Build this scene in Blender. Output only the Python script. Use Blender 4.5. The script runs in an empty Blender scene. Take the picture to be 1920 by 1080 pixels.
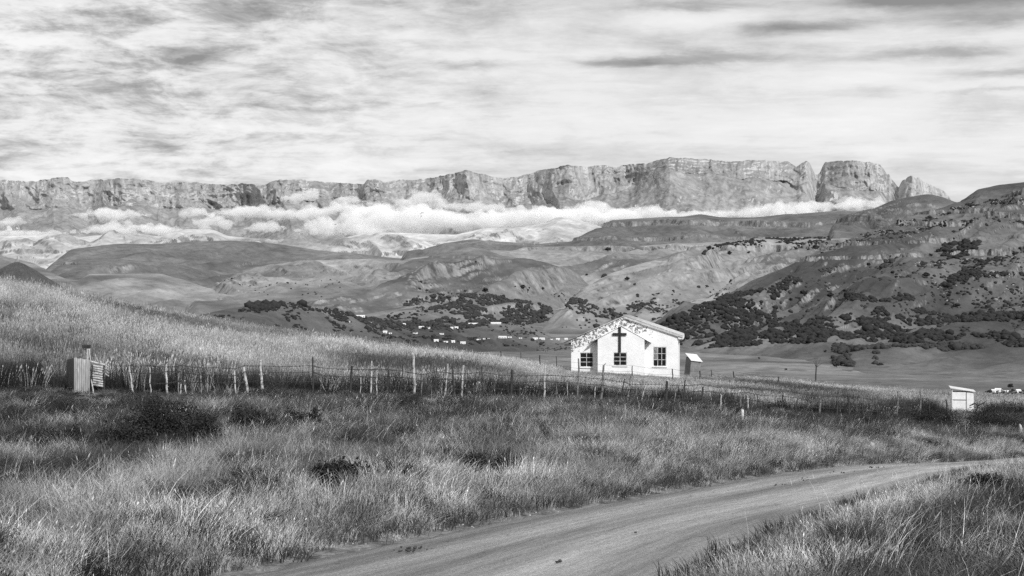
import bpy, math, random
import numpy as np
from mathutils import Vector

# ------------------------------------------------------------------ camera, world, sun, exposure
scene = bpy.context.scene
COL = scene.collection
F = 2666.67                      # focal length in pixels of the 1920 px wide photograph (50 mm lens)
rad = math.radians

cam_data = bpy.data.cameras.new("camera")
cam = bpy.data.objects.new("camera", cam_data)
COL.objects.link(cam)
cam_data.sensor_width = 36.0
cam_data.lens = 50.0
cam_data.clip_start = 0.5
cam_data.clip_end = 80000.0
cam.location = (0, 0, 0)
cam.rotation_euler = (rad(90), 0, 0)
scene.camera = cam

SUN_EL, SUN_AZ = 37.0, 32.0      # behind the camera and to its right
world = bpy.data.worlds.new("World")
scene.world = world
world.use_nodes = True
wt = world.node_tree
wt.nodes.clear()


class NT:
    """small node helper: every method returns an output socket"""
    def __init__(self, tree):
        self.t = tree

    def node(self, kind, **props):
        n = self.t.nodes.new(kind)
        for k, v in props.items():
            setattr(n, k, v)
        return n

    def put(self, n, key, v):
        if v is None:
            return
        s = n.inputs[key]
        if isinstance(v, bpy.types.NodeSocket):
            self.t.links.new(v, s)
        else:
            s.default_value = v

    def math(self, op, a, b=None, c=None, clamp=False):
        n = self.node('ShaderNodeMath', operation=op)
        n.use_clamp = clamp
        for i, v in enumerate((a, b, c)):
            self.put(n, i, v)
        return n.outputs[0]

    def vmath(self, op, a, b=None):
        n = self.node('ShaderNodeVectorMath', operation=op)
        self.put(n, 0, a)
        self.put(n, 1, b)
        return n.outputs[0]

    def noise(self, vec, scale, detail=4, rough=0.5, dist=0.0, lac=2.0):
        n = self.node('ShaderNodeTexNoise')
        self.put(n, 'Vector', vec)
        n.inputs['Scale'].default_value = scale
        n.inputs['Detail'].default_value = detail
        n.inputs['Roughness'].default_value = rough
        n.inputs['Distortion'].default_value = dist
        n.inputs['Lacunarity'].default_value = lac
        return n.outputs['Fac']

    def ramp(self, fac, stops):
        n = self.node('ShaderNodeValToRGB')
        self.put(n, 'Fac', fac)
        e = n.color_ramp.elements
        while len(e) > 1:
            e.remove(e[-1])
        e[0].position = stops[0][0]
        v = stops[0][1]
        e[0].color = (v, v, v, 1)
        for p, v in stops[1:]:
            el = e.new(p)
            el.color = (v, v, v, 1)
        return n.outputs['Color']

    def mapr(self, v, a, b, c=0.0, d=1.0, smooth=False):
        n = self.node('ShaderNodeMapRange')
        n.interpolation_type = 'SMOOTHSTEP' if smooth else 'LINEAR'
        self.put(n, 'Value', v)
        n.inputs['From Min'].default_value = a
        n.inputs['From Max'].default_value = b
        n.inputs['To Min'].default_value = c
        n.inputs['To Max'].default_value = d
        return n.outputs['Result']

    def mix(self, fac, a, b):
        n = self.node('ShaderNodeMix', data_type='FLOAT')
        self.put(n, 0, fac)
        self.put(n, 2, a)
        self.put(n, 3, b)
        return n.outputs[0]

    def scale(self, vec, s):
        n = self.node('ShaderNodeMapping')
        self.put(n, 'Vector', vec)
        n.inputs['Scale'].default_value = s
        return n.outputs[0]

    def grey(self, v):
        n = self.node('ShaderNodeCombineColor')
        for i in range(3):
            self.put(n, i, v)
        return n.outputs[0]

    def sep(self, vec):
        n = self.node('ShaderNodeSeparateXYZ')
        self.put(n, 0, vec)
        return n.outputs

    def comb(self, x, y, z):
        n = self.node('ShaderNodeCombineXYZ')
        for i, v in enumerate((x, y, z)):
            self.put(n, i, v)
        return n.outputs[0]


# the sky: a veil of high, streaky cloud over a clear sky (everything is neutral: the photograph is monochrome)
w = NT(wt)
tc = w.node('ShaderNodeTexCoord')
dirv = tc.outputs['Generated']
sx, sy, sz = w.sep(dirv)
sky = w.node('ShaderNodeTexSky')
sky.sky_type = 'NISHITA'
sky.sun_disc = False
sky.sun_elevation = rad(SUN_EL)
sky.sun_rotation = rad(180 - SUN_AZ)
bw = w.node('ShaderNodeRGBToBW')
wt.links.new(sky.outputs[0], bw.inputs[0])
zpos = w.math('MAXIMUM', sz, 0.0)
den = w.math('ADD', zpos, 0.085)
plane = w.comb(w.math('DIVIDE', sx, den), w.math('DIVIDE', sy, den), 0.0)
az = w.math('ARCTAN2', sx, sy)
# large soft masses, streaks and small ripples
big = w.noise(w.vmath('ADD', plane, (3.1, 7.7, 0.0)), 0.42, 3, 0.5, 0.3)
big = w.math('ADD', w.math('MULTIPLY', w.math('SUBTRACT', big, 0.5), 0.7), 0.53)
stre = w.noise(w.scale(w.vmath('ADD', plane, (11.0, 2.0, 0)), (0.55, 1.0, 1.0)), 1.1, 6, 0.62, 0.5)
rip = w.noise(w.scale(w.vmath('ADD', plane, (1.0, 5.0, 0)), (1.0, 1.0, 1.0)), 2.6, 8, 0.68, 0.3)
wisp = w.noise(w.scale(w.vmath('ADD', plane, (1.0, 1.5, 0)), (0.35, 1.3, 1.0)), 1.9, 7, 0.6, 0.7)
ae = w.comb(w.math('MULTIPLY', az, 11.0), w.math('MULTIPLY', w.math('ARCSINE', sz), 33.0), 0.0)
f1 = w.noise(ae, 1.3, 9, 0.66, 0.5)
f2 = w.noise(w.scale(ae, (0.6, 1.5, 1)), 1.2, 9, 0.66, 0.9)
leftw = w.mapr(az, 0.08, -0.28, 0.22, 1.0, True)
v = w.math('ADD', w.math('MULTIPLY', big, 0.60), w.math('MULTIPLY', stre, 0.30))
v = w.math('ADD', v, w.math('MULTIPLY', w.math('SUBTRACT', rip, 0.5), w.math('MULTIPLY', leftw, 0.42)))
v = w.math('ADD', v, w.math('MULTIPLY', w.math('SUBTRACT', wisp, 0.5), 0.35))
v = w.math('ADD', v, w.math('MULTIPLY', w.math('SUBTRACT', f1, 0.5), w.math('MULTIPLY', leftw, 1.45)))
v = w.math('ADD', v, w.math('MULTIPLY', w.math('SUBTRACT', f2, 0.5), 0.34))
# individual banks of cloud: (azimuth, elevation, half width, half height, amount) in radians
warp = w.math('MULTIPLY', w.math('SUBTRACT', stre, 0.5), 0.06)
warp2 = w.math('MULTIPLY', w.math('SUBTRACT', rip, 0.5), 0.02)
el = w.math('ARCSINE', sz)
def pxs(px, py, hw, hh, amt):
    return ((px - 960) / F, (540 - py) / F, hw / F, hh / F, amt)
BANKS = [pxs(1660, 22, 110, 16, -.42), pxs(1850, 30, 130, 22, -.34), pxs(1465, 65, 70, 13, -.36), pxs(1575, 64, 60, 9, -.24),
         pxs(1830, 68, 120, 12, -.22), pxs(1210, 122, 110, 8, -.36), pxs(1400, 112, 130, 12, -.26), pxs(1740, 122, 140, 11, -.26),
         pxs(1290, 18, 90, 8, -.26), pxs(1880, 160, 110, 9, -.22), pxs(1640, 185, 60, 8, -.14), pxs(1840, 195, 100, 6, -.2),
         pxs(170, 18, 150, 18, -.28), pxs(480, 42, 120, 14, -.22), pxs(260, 52, 110, 7, -.16), pxs(360, 133, 28, 10, -.28),
         pxs(210, 142, 50, 8, -.24), pxs(885, 122, 70, 8, -.24), pxs(60, 122, 90, 7, -.16), pxs(740, 62, 40, 8, -.14),
         pxs(560, 130, 120, 26, -.12), pxs(600, 205, 200, 5, -.12), pxs(770, 200, 120, 4, -.12),
         pxs(750, 66, 60, 22, .26), pxs(1300, 45, 120, 22, .22), pxs(1560, 215, 170, 60, .24), pxs(90, 104, 90, 14, .26),
         pxs(550, 245, 220, 8, .2), pxs(600, 125, 60, 26, .12), pxs(1130, 215, 220, 45, .10), pxs(1900, 255, 40, 16, .14)]
acc = None
azw = w.math('ADD', az, warp)
elw = w.math('ADD', el, warp2)
for (a0, e0, hw, hh, amt) in BANKS:
    dx = w.math('MULTIPLY', w.math('SUBTRACT', azw, a0), 1 / hw)
    dy = w.math('MULTIPLY', w.math('SUBTRACT', elw, e0), 1 / hh)
    r2 = w.math('ADD', w.math('MULTIPLY', dx, dx), w.math('MULTIPLY', dy, dy))
    g = w.math('MULTIPLY', w.math('POWER', 2.718, w.math('MULTIPLY', r2, -0.8)), amt)
    acc = g if acc is None else w.math('ADD', acc, g)
v = w.math('ADD', v, w.math('MULTIPLY', acc, 0.95))
f3 = w.noise(w.scale(ae, (0.8, 1.2, 1)), 4.5, 6, 0.7, 0.6)
v = w.math('ADD', v, w.math('MULTIPLY', w.math('SUBTRACT', f3, 0.5), w.math('MULTIPLY', leftw, 0.55)))
puff = w.noise(w.scale(ae, (0.9, 1.0, 1)), 2.3, 5, 0.6, 0.25)
v = w.math('ADD', v, w.math('MULTIPLY', w.math('SUBTRACT', w.mapr(puff, 0.47, 0.60, 0, 1, True), 0.4), w.math('MULTIPLY', leftw, 0.13)))
cloud = w.mapr(v, 0.05, 0.74, 0.0, 1.0)
cloud = w.ramp(cloud, [(0.0, 0.28), (0.3, 0.48), (0.5, 0.69), (0.7, 0.85), (1.0, 0.96)])
cb = w.math('MULTIPLY', w.node('ShaderNodeRGBToBW').inputs[0] and cloud, 10.0)
veil = w.mapr(w.noise(plane, 0.8, 3, 0.5), 0.2, 0.8, 0.90, 1.0)
col = w.mix(veil, bw.outputs[0], cb)
bg = w.node('ShaderNodeBackground')
wt.links.new(w.grey(col), bg.inputs['Color'])
bg.inputs['Strength'].default_value = 0.10
wo = w.node('ShaderNodeOutputWorld')
wt.links.new(bg.outputs[0], wo.inputs['Surface'])

sun_data = bpy.data.lights.new("sun", 'SUN')
sun_data.energy = 4.4
sun_data.angle = rad(0.5)
sun_data.color = (1, 1, 1)
sun = bpy.data.objects.new("sun", sun_data)
COL.objects.link(sun)
to_sun = Vector((math.sin(rad(SUN_AZ)) * math.cos(rad(SUN_EL)), -math.cos(rad(SUN_AZ)) * math.cos(rad(SUN_EL)), math.sin(rad(SUN_EL))))
sun.rotation_euler = to_sun.to_track_quat('Z', 'Y').to_euler()

vs = scene.view_settings
scene.display_settings.display_device = 'sRGB'
vs.view_transform = 'Standard'
vs.look = 'None'
vs.exposure = 0.0
vs.gamma = 1.0
vs.use_curve_mapping = False
cy = scene.cycles
cy.max_bounces = 10
cy.diffuse_bounces = 2
cy.glossy_bounces = 1
cy.transmission_bounces = 2
cy.transparent_max_bounces = 6
cy.volume_bounces = 6
cy.sample_clamp_indirect = 4.0
cy.use_denoising = False

# ------------------------------------------------------------------ helpers
RNG = np.random.default_rng(7)
random.seed(11)
_perm = np.random.default_rng(3).permutation(4096).astype(np.int64)
_grad = np.random.default_rng(4).normal(size=(4096, 3))
_grad /= np.linalg.norm(_grad, axis=1)[:, None]


def perlin(x, y, z=0.0):
    x, y, z = np.broadcast_arrays(np.asarray(x, float), np.asarray(y, float), np.asarray(z, float))
    xi, yi, zi = np.floor(x).astype(np.int64), np.floor(y).astype(np.int64), np.floor(z).astype(np.int64)
    xf, yf, zf = x - xi, y - yi, z - zi
    u, v_, w_ = [t * t * t * (t * (t * 6 - 15) + 10) for t in (xf, yf, zf)]
    flat = not np.any(zf)
    def g(dx, dy, dz):
        h = _perm[(_perm[(_perm[(xi + dx) & 4095] + yi + dy) & 4095] + zi + dz) & 4095]
        gr = _grad[h]
        return gr[..., 0] * (xf - dx) + gr[..., 1] * (yf - dy) + gr[..., 2] * (zf - dz)
    a = g(0, 0, 0) * (1 - u) + g(1, 0, 0) * u
    b = g(0, 1, 0) * (1 - u) + g(1, 1, 0) * u
    r0 = a * (1 - v_) + b * v_
    if flat:
        return r0 * 1.5
    a = g(0, 0, 1) * (1 - u) + g(1, 0, 1) * u
    b = g(0, 1, 1) * (1 - u) + g(1, 1, 1) * u
    r1 = a * (1 - v_) + b * v_
    return (r0 * (1 - w_) + r1 * w_) * 1.5


def fbm(x, y, z=0.0, octv=5, gain=0.5, lac=2.03):
    s, a = 0.0, 1.0
    x, y, z = np.asarray(x, float), np.asarray(y, float), np.asarray(z, float)
    for i in range(octv):
        s = s + a * perlin(x, y, z)
        a *= gain
        x, y = x * lac + 13.7, y * lac + 5.3
        if np.any(z):
            z = z * lac + 3.1
    return s


def ridged(x, y, z=0.0, octv=4, gain=0.5):
    s, a = 0.0, 1.0
    x, y, z = np.asarray(x, float), np.asarray(y, float), np.asarray(z, float)
    for i in range(octv):
        s = s + a * (1 - 2.2 * np.abs(perlin(x, y, z)))
        a *= gain
        x, y = x * 2.07 + 7.7, y * 2.07 + 2.3
    return s * 0.5


def sstep(a, b, x):
    t = np.clip((x - a) / (b - a), 0, 1)
    return t * t * (3 - 2 * t)


def tag(o, label=None, category=None, group=None, kind=None):
    if label: o['label'] = label
    if category: o['category'] = category
    if group: o['group'] = group
    if kind: o['kind'] = kind
    return o


def link_mesh(name, me, mat=None, parent=None, smooth=False):
    if mat: me.materials.append(mat)
    if smooth: me.shade_smooth()
    o = bpy.data.objects.new(name, me)
    COL.objects.link(o)
    if parent: o.parent = parent
    return o


def np_mesh(name, verts, faces):
    """faces: int array (n,3) or (n,4)"""
    me = bpy.data.meshes.new(name)
    verts = np.asarray(verts, np.float32)
    faces = np.asarray(faces, np.int32)
    k = faces.shape[1]
    me.vertices.add(len(verts))
    me.vertices.foreach_set('co', verts.ravel())
    me.loops.add(faces.size)
    me.loops.foreach_set('vertex_index', faces.ravel())
    me.polygons.add(len(faces))
    me.polygons.foreach_set('loop_start', np.arange(0, faces.size, k, dtype=np.int32))
    me.update(calc_edges=True)
    return me


def grid_faces(n, m, close=False):
    i, j = np.meshgrid(np.arange(n - 1), np.arange(m if close else m - 1), indexing='ij')
    j2 = (j + 1) % m
    return np.stack([i * m + j, i * m + j2, (i + 1) * m + j2, (i + 1) * m + j], -1).reshape(-1, 4)


def empty(name, loc, rz=0.0):
    o = bpy.data.objects.new(name, None)
    o.empty_display_size = 0.3
    COL.objects.link(o)
    o.location = loc
    o.rotation_euler = (0, 0, rz)
    return o


class MB:
    """collects simple solids and builds them as one mesh object"""
    def __init__(self):
        self.v, self.f = [], []

    def add(self, vs_, fs_):
        n = len(self.v)
        self.v += [tuple(p) for p in vs_]
        self.f += [tuple(i + n for i in f) for f in fs_]

    def box(self, x0, x1, y0, y1, z0, z1):
        self.add([(x0, y0, z0), (x1, y0, z0), (x1, y1, z0), (x0, y1, z0), (x0, y0, z1), (x1, y0, z1), (x1, y1, z1), (x0, y1, z1)],
                 [(0, 3, 2, 1), (4, 5, 6, 7), (0, 1, 5, 4), (1, 2, 6, 5), (2, 3, 7, 6), (3, 0, 4, 7)])

    def tube(self, pts, radii, n=6, caps=True):
        pts = [Vector(p) for p in pts]
        if not hasattr(radii, '__len__'): radii = [radii] * len(pts)
        base = len(self.v)
        for i, p in enumerate(pts):
            d = (pts[min(i + 1, len(pts) - 1)] - pts[max(i - 1, 0)]).normalized()
            a = Vector((0, 0, 1)) if abs(d.z) < 0.9 else Vector((1, 0, 0))
            s = d.cross(a).normalized()
            t = s.cross(d)
            for k in range(n):
                an = 2 * math.pi * k / n
                self.v.append(tuple(p + (s * math.cos(an) + t * math.sin(an)) * radii[i]))
        for i in range(len(pts) - 1):
            for k in range(n):
                k2 = (k + 1) % n
                self.f.append((base + i * n + k, base + i * n + k2, base + (i + 1) * n + k2, base + (i + 1) * n + k))
        if caps:
            self.f.append(tuple(base + k for k in range(n - 1, -1, -1)))
            e = base + (len(pts) - 1) * n
            self.f.append(tuple(e + k for k in range(n)))

    def build(self, name, mat, parent=None, smooth=False, loc=None):
        me = bpy.data.meshes.new(name)
        me.from_pydata(self.v, [], self.f)
        me.update()
        o = link_mesh(name, me, mat, parent, smooth)
        if loc is not None: o.location = loc
        return o


def material(name, build, rough=0.9, bump=None, bump_dist=1.0, transl=0.0, spec=0.3):
    m = bpy.data.materials.new(name)
    m.use_nodes = True
    t = m.node_tree
    t.nodes.clear()
    n = NT(t)
    out = n.node('ShaderNodeOutputMaterial')
    p = n.node('ShaderNodeBsdfPrincipled')
    p.inputs['Specular IOR Level'].default_value = spec
    val = build(n)
    n.put(p, 'Base Color', n.grey(val))
    n.put(p, 'Roughness', rough)
    if bump:
        b = n.node('ShaderNodeBump')
        b.inputs['Strength'].default_value = 1.0
        b.inputs['Distance'].default_value = bump_dist
        n.put(b, 'Height', bump(n))
        t.links.new(b.outputs[0], p.inputs['Normal'])
    if transl:
        tr = n.node('ShaderNodeBsdfTranslucent')
        n.put(tr, 'Color', n.grey(val))
        mx = n.node('ShaderNodeMixShader')
        mx.inputs[0].default_value = transl
        t.links.new(p.outputs[0], mx.inputs[1])
        t.links.new(tr.outputs[0], mx.inputs[2])
        t.links.new(mx.outputs[0], out.inputs[0])
    else:
        t.links.new(p.outputs[0], out.inputs[0])
    return m


def wpos(n):
    return n.node('ShaderNodeNewGeometry').outputs['Position']


def opos(n):
    return n.node('ShaderNodeTexCoord').outputs['Object']


def at(px, py, D):
    return Vector(((px - 960) / F * D, D, -(py - 540) / F * D))

# ------------------------------------------------------------------ the near ground
ZT = {  # column of the picture: (distance, height) of the ground
    -700: [(0, -1.7), (12, -2.8), (18, -3.1), (30, -3.6), (48, -3.3), (60, -2.2), (80, .6), (100, 1.3), (135, .3), (180, -6), (260, -26)],
    0: [(0, -1.7), (12, -2.85), (18, -3.2), (30, -3.65), (48, -3.6), (60, -3.0), (80, -.9), (97, .05), (115, -.3), (150, -4), (260, -27)],
    200: [(0, -1.7), (12, -2.85), (18, -3.2), (30, -3.65), (48, -3.65), (60, -3.4), (80, -2.15), (98, -1.75), (115, -2.1), (150, -5), (260, -28)],
    460: [(0, -1.7), (12, -2.85), (18, -3.25), (30, -3.7), (53, -4.05), (70, -3.85), (98, -3.55), (115, -3.9), (150, -7), (260, -29)],
    700: [(0, -1.7), (12, -2.85), (18, -3.25), (30, -3.7), (56, -4.3), (75, -4.4), (105, -4.7), (120, -5.2), (150, -8), (260, -30)],
    1000: [(0, -1.7), (12, -2.85), (18, -3.25), (24, -3.6), (32, -3.9), (60, -4.7), (80, -5.3), (108, -6.2), (130, -7.6), (160, -11), (260, -30)],
    1300: [(0, -1.7), (12, -2.85), (18, -3.3), (28, -3.9), (45, -4.6), (63, -5.3), (85, -6.1), (108, -6.95), (135, -8.3), (160, -11), (260, -30)],
    1600: [(0, -1.7), (12, -2.8), (18, -3.35), (28, -4.1), (42, -5.05), (56, -5.95), (70, -6.4), (100, -7.8), (135, -9.7), (165, -13), (260, -32)],
    1800: [(0, -1.7), (12, -2.8), (18, -3.35), (30, -4.3), (47, -5.8), (60, -6.55), (78, -7.05), (100, -8.3), (135, -10.5), (170, -15), (260, -33)],
    2600: [(0, -1.7), (12, -2.8), (18, -3.35), (30, -4.3), (47, -5.9), (60, -6.8), (78, -7.6), (100, -9.0), (135, -11.5), (170, -16), (260, -34)],
}
_cols = np.array(sorted(ZT))
_ds = np.concatenate([np.arange(0, 60, 1.0), np.arange(60, 262, 2.0)])
_tab = np.array([np.interp(_ds, [p[0] for p in ZT[c]], [p[1] for p in ZT[c]]) for c in _cols])
_pxs = np.arange(-700, 2601, 20.0)
_tab = np.array([np.interp(_pxs, _cols, _tab[:, k]) for k in range(len(_ds))]).T
for _ in range(3):
    p_ = np.pad(_tab, ((3, 3), (2, 2)), 'edge')
    p_ = sum(p_[i:i + _tab.shape[0]] for i in range(7)) / 7
    _tab = sum(p_[:, i:i + _tab.shape[1]] for i in range(5)) / 5

ROAD_L = [(-7.0, 8), (-2.85, 16), (-1.14, 19.3), (.75, 23.1), (3.3, 27.7), (7.8, 36.8), (10.6, 41.8), (13.2, 45.5), (16.2, 49.5), (22, 55), (40, 66), (80, 84)]
ROAD_R = [(-1.2, 8), (1.75, 15), (2.75, 18.6), (3.8, 21.2), (6.1, 25.7), (9.2, 32), (12.2, 39.0), (15.6, 45.3), (19.2, 49.8), (25, 53.5), (42, 62), (80, 79)]


def smooth_line(pts, n):
    pts = np.array(pts, float)
    s = np.concatenate([[0], np.cumsum(np.linalg.norm(np.diff(pts, axis=0), axis=1))])
    u = np.linspace(0, s[-1], n)
    out = np.stack([np.interp(u, s, pts[:, k]) for k in range(pts.shape[1])], 1)
    for _ in range(6):
        q = np.pad(out, ((3, 3), (0, 0)), 'edge')
        sm = sum(q[i:i + n] for i in range(7)) / 7
        sm[0], sm[-1] = out[0], out[-1]
        out = sm
    return out


RL, RR = smooth_line(ROAD_L, 160), smooth_line(ROAD_R, 160)
RC = (RL + RR) / 2
RW = np.linalg.norm(RL - RR, axis=1) / 2


def road_dist(x, y):
    """signed distance past the road's edge (negative on the road) and side (+1 = right of it)"""
    x, y = np.asarray(x, float), np.asarray(y, float)
    sh = x.shape
    P = np.stack([x.ravel(), y.ravel()], 1)
    out = np.full(len(P), 1e3)
    side = np.zeros(len(P))
    near = (P[:, 1] > -5) & (P[:, 1] < 100) & (P[:, 0] > -30) & (P[:, 0] < 100)
    idx = np.nonzero(near)[0]
    for c in range(0, len(idx), 20000):
        ii = idx[c:c + 20000]
        d2 = ((P[ii, None, :] - RC[None]) ** 2).sum(-1)
        k = d2.argmin(1)
        out[ii] = np.sqrt(d2[np.arange(len(ii)), k]) - RW[k]
        t = RC[np.minimum(k + 1, 159)] - RC[np.maximum(k - 1, 0)]
        r = P[ii] - RC[k]
        side[ii] = np.sign(t[:, 1] * r[:, 0] - t[:, 0] * r[:, 1])
    return out.reshape(sh), side.reshape(sh)


def base_z(x, y):
    x, y = np.asarray(x, float), np.asarray(y, float)
    D = np.clip(y, 0, 260)
    px = np.clip(960 + F * x / np.maximum(D, 14.0), -700, 2600)
    fi = (px + 700) / 20.0
    i0 = np.clip(fi.astype(int), 0, len(_pxs) - 2)
    fx = fi - i0
    dj = np.interp(D, _ds, np.arange(len(_ds)))
    j0 = np.clip(dj.astype(int), 0, len(_ds) - 2)
    fy = dj - j0
    return (_tab[i0, j0] * (1 - fx) * (1 - fy) + _tab[i0 + 1, j0] * fx * (1 - fy) + _tab[i0, j0 + 1] * (1 - fx) * fy + _tab[i0 + 1, j0 + 1] * fx * fy)


def ground_z(x, y, rough=True):
    x, y = np.asarray(x, float), np.asarray(y, float)
    z = base_z(x, y)
    d, side = road_dist(x, y)
    off = sstep(0.0, 2.5, d)
    b = 0.22 * fbm(x / 7.0, y / 7.0, octv=3) + 0.09 * fbm(x / 1.4 + 9, y / 1.4, octv=2)
    z = z + b * off * sstep(3, 12, y) * (1 - 0.6 * sstep(85, 100, y))
    z = z - 0.10 * (1 - sstep(-0.3, 0.5, d))          # the road lies a little below its verges
    # a low shoulder along the far side of the road
    z = z + np.where(side < 0, 0.28, 0.12) * sstep(0.3, 2.2, d) * (1 - sstep(3, 9, d))
    return z


def gz(x, y):
    return float(ground_z(np.array([x]), np.array([y]))[0])

# ---- near ground sheet
def hill_noise(n, s1, lo, hi):
    return n.mapr(n.noise(wpos(n), s1, 5, 0.6), 0.3, 0.7, lo, hi)


def soil_col(n):
    a = n.node('ShaderNodeAttribute')
    a.attribute_name = "verge"
    b = n.math('MULTIPLY', hill_noise(n, 0.35, 0.02, 0.06), n.mapr(n.noise(wpos(n), 9.0, 4, 0.7), 0.3, 0.7, 0.5, 1.5))
    dirt = n.math('MULTIPLY', n.mapr(n.noise(wpos(n), 2.5, 6, 0.7), 0.35, 0.65, 0.05, 0.24), n.mapr(n.noise(wpos(n), 18, 3, 0.7), 0.3, 0.7, 0.6, 1.4))
    d = n.math('ADD', a.outputs['Fac'], n.mapr(n.noise(wpos(n), 1.4, 4, 0.7), 0.3, 0.7, -0.5, 0.5))
    return n.mix(n.mapr(d, -0.1, 0.35, 1.0, 0.0, True), b, dirt)


m_soil = material("soil under grass", soil_col, bump=lambda n: n.noise(wpos(n), 7.0, 5, 0.7), bump_dist=0.12)
xs = np.concatenate([np.arange(-170, -60, 4.0), np.arange(-60, 60, 0.45), np.arange(60, 171, 4.0)])
ys = np.concatenate([np.arange(-60, 10, 3.0), np.arange(10, 140, 0.5), np.arange(140, 262, 4.0)])
X, Y = np.meshgrid(xs, ys, indexing='ij')
Z = ground_z(X, Y)
edge = np.maximum(np.abs(X) - 130, 0) / 40 + np.maximum(-30 - Y, 0) / 30
Z = Z - edge ** 2 * 40
me = np_mesh("ground", np.stack([X, Y, Z], -1).reshape(-1, 3), grid_faces(len(xs), len(ys))[:, ::-1])
_rd, _ = road_dist(X, Y)
_ra = me.attributes.new("verge", 'FLOAT', 'POINT')
_ra.data.foreach_set('value', np.clip(_rd, -1, 20).astype(np.float32).ravel())
ground = tag(link_mesh("ground", me, m_soil, smooth=True), kind='structure')

# ---- dirt road
n_l, n_w = 620, 36
RLs, RRs = smooth_line(ROAD_L, n_l), smooth_line(ROAD_R, n_l)
tt = np.linspace(-0.06, 1.06, n_w)
P = RLs[:, None, :] * (1 - tt[None, :, None]) + RRs[:, None, :] * tt[None, :, None]
jit = fbm(P[..., 0] * 1.1, P[..., 1] * 1.1, octv=4)
edge_t = (np.abs(tt - 0.5) * 2)[None, :] ** 8
P = P + (RLs - RRs)[:, None, :] * (jit * edge_t * 0.05)[..., None]
zr = base_z(P[..., 0], P[..., 1]) - 0.10
crown = 0.09 * (1 - ((tt - 0.5) * 2) ** 2)[None, :]
ruts = -0.06 * (np.exp(-((tt - 0.27) / 0.07) ** 2) + np.exp(-((tt - 0.72) / 0.07) ** 2))[None, :] * (1 + 0.5 * fbm(P[..., 0] / 3, P[..., 1] / 3, octv=2))
zr = zr + crown + ruts + 0.012 * fbm(P[..., 0] * 2.2, P[..., 1] * 2.2, octv=4) + 0.02
zr = zr - 0.16 * sstep(0.93, 1.0, np.abs((tt - 0.5) * 2) * 0.94)[None, :]
me = np_mesh("dirt_road", np.concatenate([P, zr[..., None]], -1).reshape(-1, 3), grid_faces(n_l, n_w)[:, ::-1])
uv = me.attributes.new("along", 'FLOAT_VECTOR', 'POINT')
s_al = np.concatenate([[0], np.cumsum(np.linalg.norm(np.diff((RLs + RRs) / 2, axis=0), axis=1))])
A = np.zeros((n_l, n_w, 3), np.float32)
A[..., 0] = s_al[:, None]
A[..., 1] = (tt * 4.0)[None, :]
uv.data.foreach_set('vector', A.ravel())


def road_col(n):
    a = n.node('ShaderNodeAttribute')
    a.attribute_name = "along"
    v = a.outputs['Vector']
    st = n.noise(n.scale(v, (0.10, 2.2, 1)), 1.0, 7, 0.62, 0.4)
    st2 = n.noise(n.scale(v, (0.5, 9.0, 1)), 1.0, 5, 0.6, 0.2)
    _, yy, _ = n.sep(v)
    w1 = n.math('ABSOLUTE', n.math('SUBTRACT', yy, 2.55))
    w2 = n.math('ABSOLUTE', n.math('SUBTRACT', yy, 1.15))
    dry = n.mapr(n.math('MINIMUM', w1, w2), 0.15, 0.75, 1.0, 0.0, True)
    right = n.mapr(yy, 1.2, 3.4, 0.0, 1.0, True)
    base = n.math('ADD', n.mapr(st, 0.32, 0.68, 0.10, 0.29), n.math('MULTIPLY', dry, 0.085))
    base = n.math('ADD', base, n.math('MULTIPLY', right, 0.06))
    base = n.math('MULTIPLY', base, n.mapr(st2, 0.3, 0.7, 0.82, 1.18))
    g = n.noise(wpos(n), 26.0, 3, 0.7)
    base = n.math('MULTIPLY', base, n.mapr(g, 0.3, 0.7, 0.68, 1.32))
    spots = n.mapr(n.noise(wpos(n), 4.3, 3, 0.75), 0.66, 0.71, 1.0, 0.4)
    return n.math('MULTIPLY', base, spots)


def road_bump(n):
    a = n.node('ShaderNodeAttribute')
    a.attribute_name = "along"
    s = n.noise(n.scale(a.outputs['Vector'], (0.6, 8.0, 1)), 1.0, 4, 0.6)
    return n.math('ADD', s, n.noise(wpos(n), 20.0, 5, 0.75))


m_road = material("packed dirt", road_col, bump=road_bump, bump_dist=0.06)
tag(link_mesh("dirt_road", me, m_road, smooth=True), kind='structure')

# ------------------------------------------------------------------ the far landscape
VALLEY = -112.0
FIELDS = []          # (name, grid of points, px, py) for planting


def line_at(line, px, sm=0):
    line = np.array(line, float)
    out = [np.interp(px, line[:, 0], line[:, k]) for k in range(1, line.shape[1])]
    if sm:
        res = []
        for o in out:
            q = np.pad(o, (sm, sm), 'edge')
            k = np.hanning(2 * sm + 3)[1:-1]
            k /= k.sum()
            res.append(np.convolve(q, k, 'valid'))
        out = res
    return out


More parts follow.
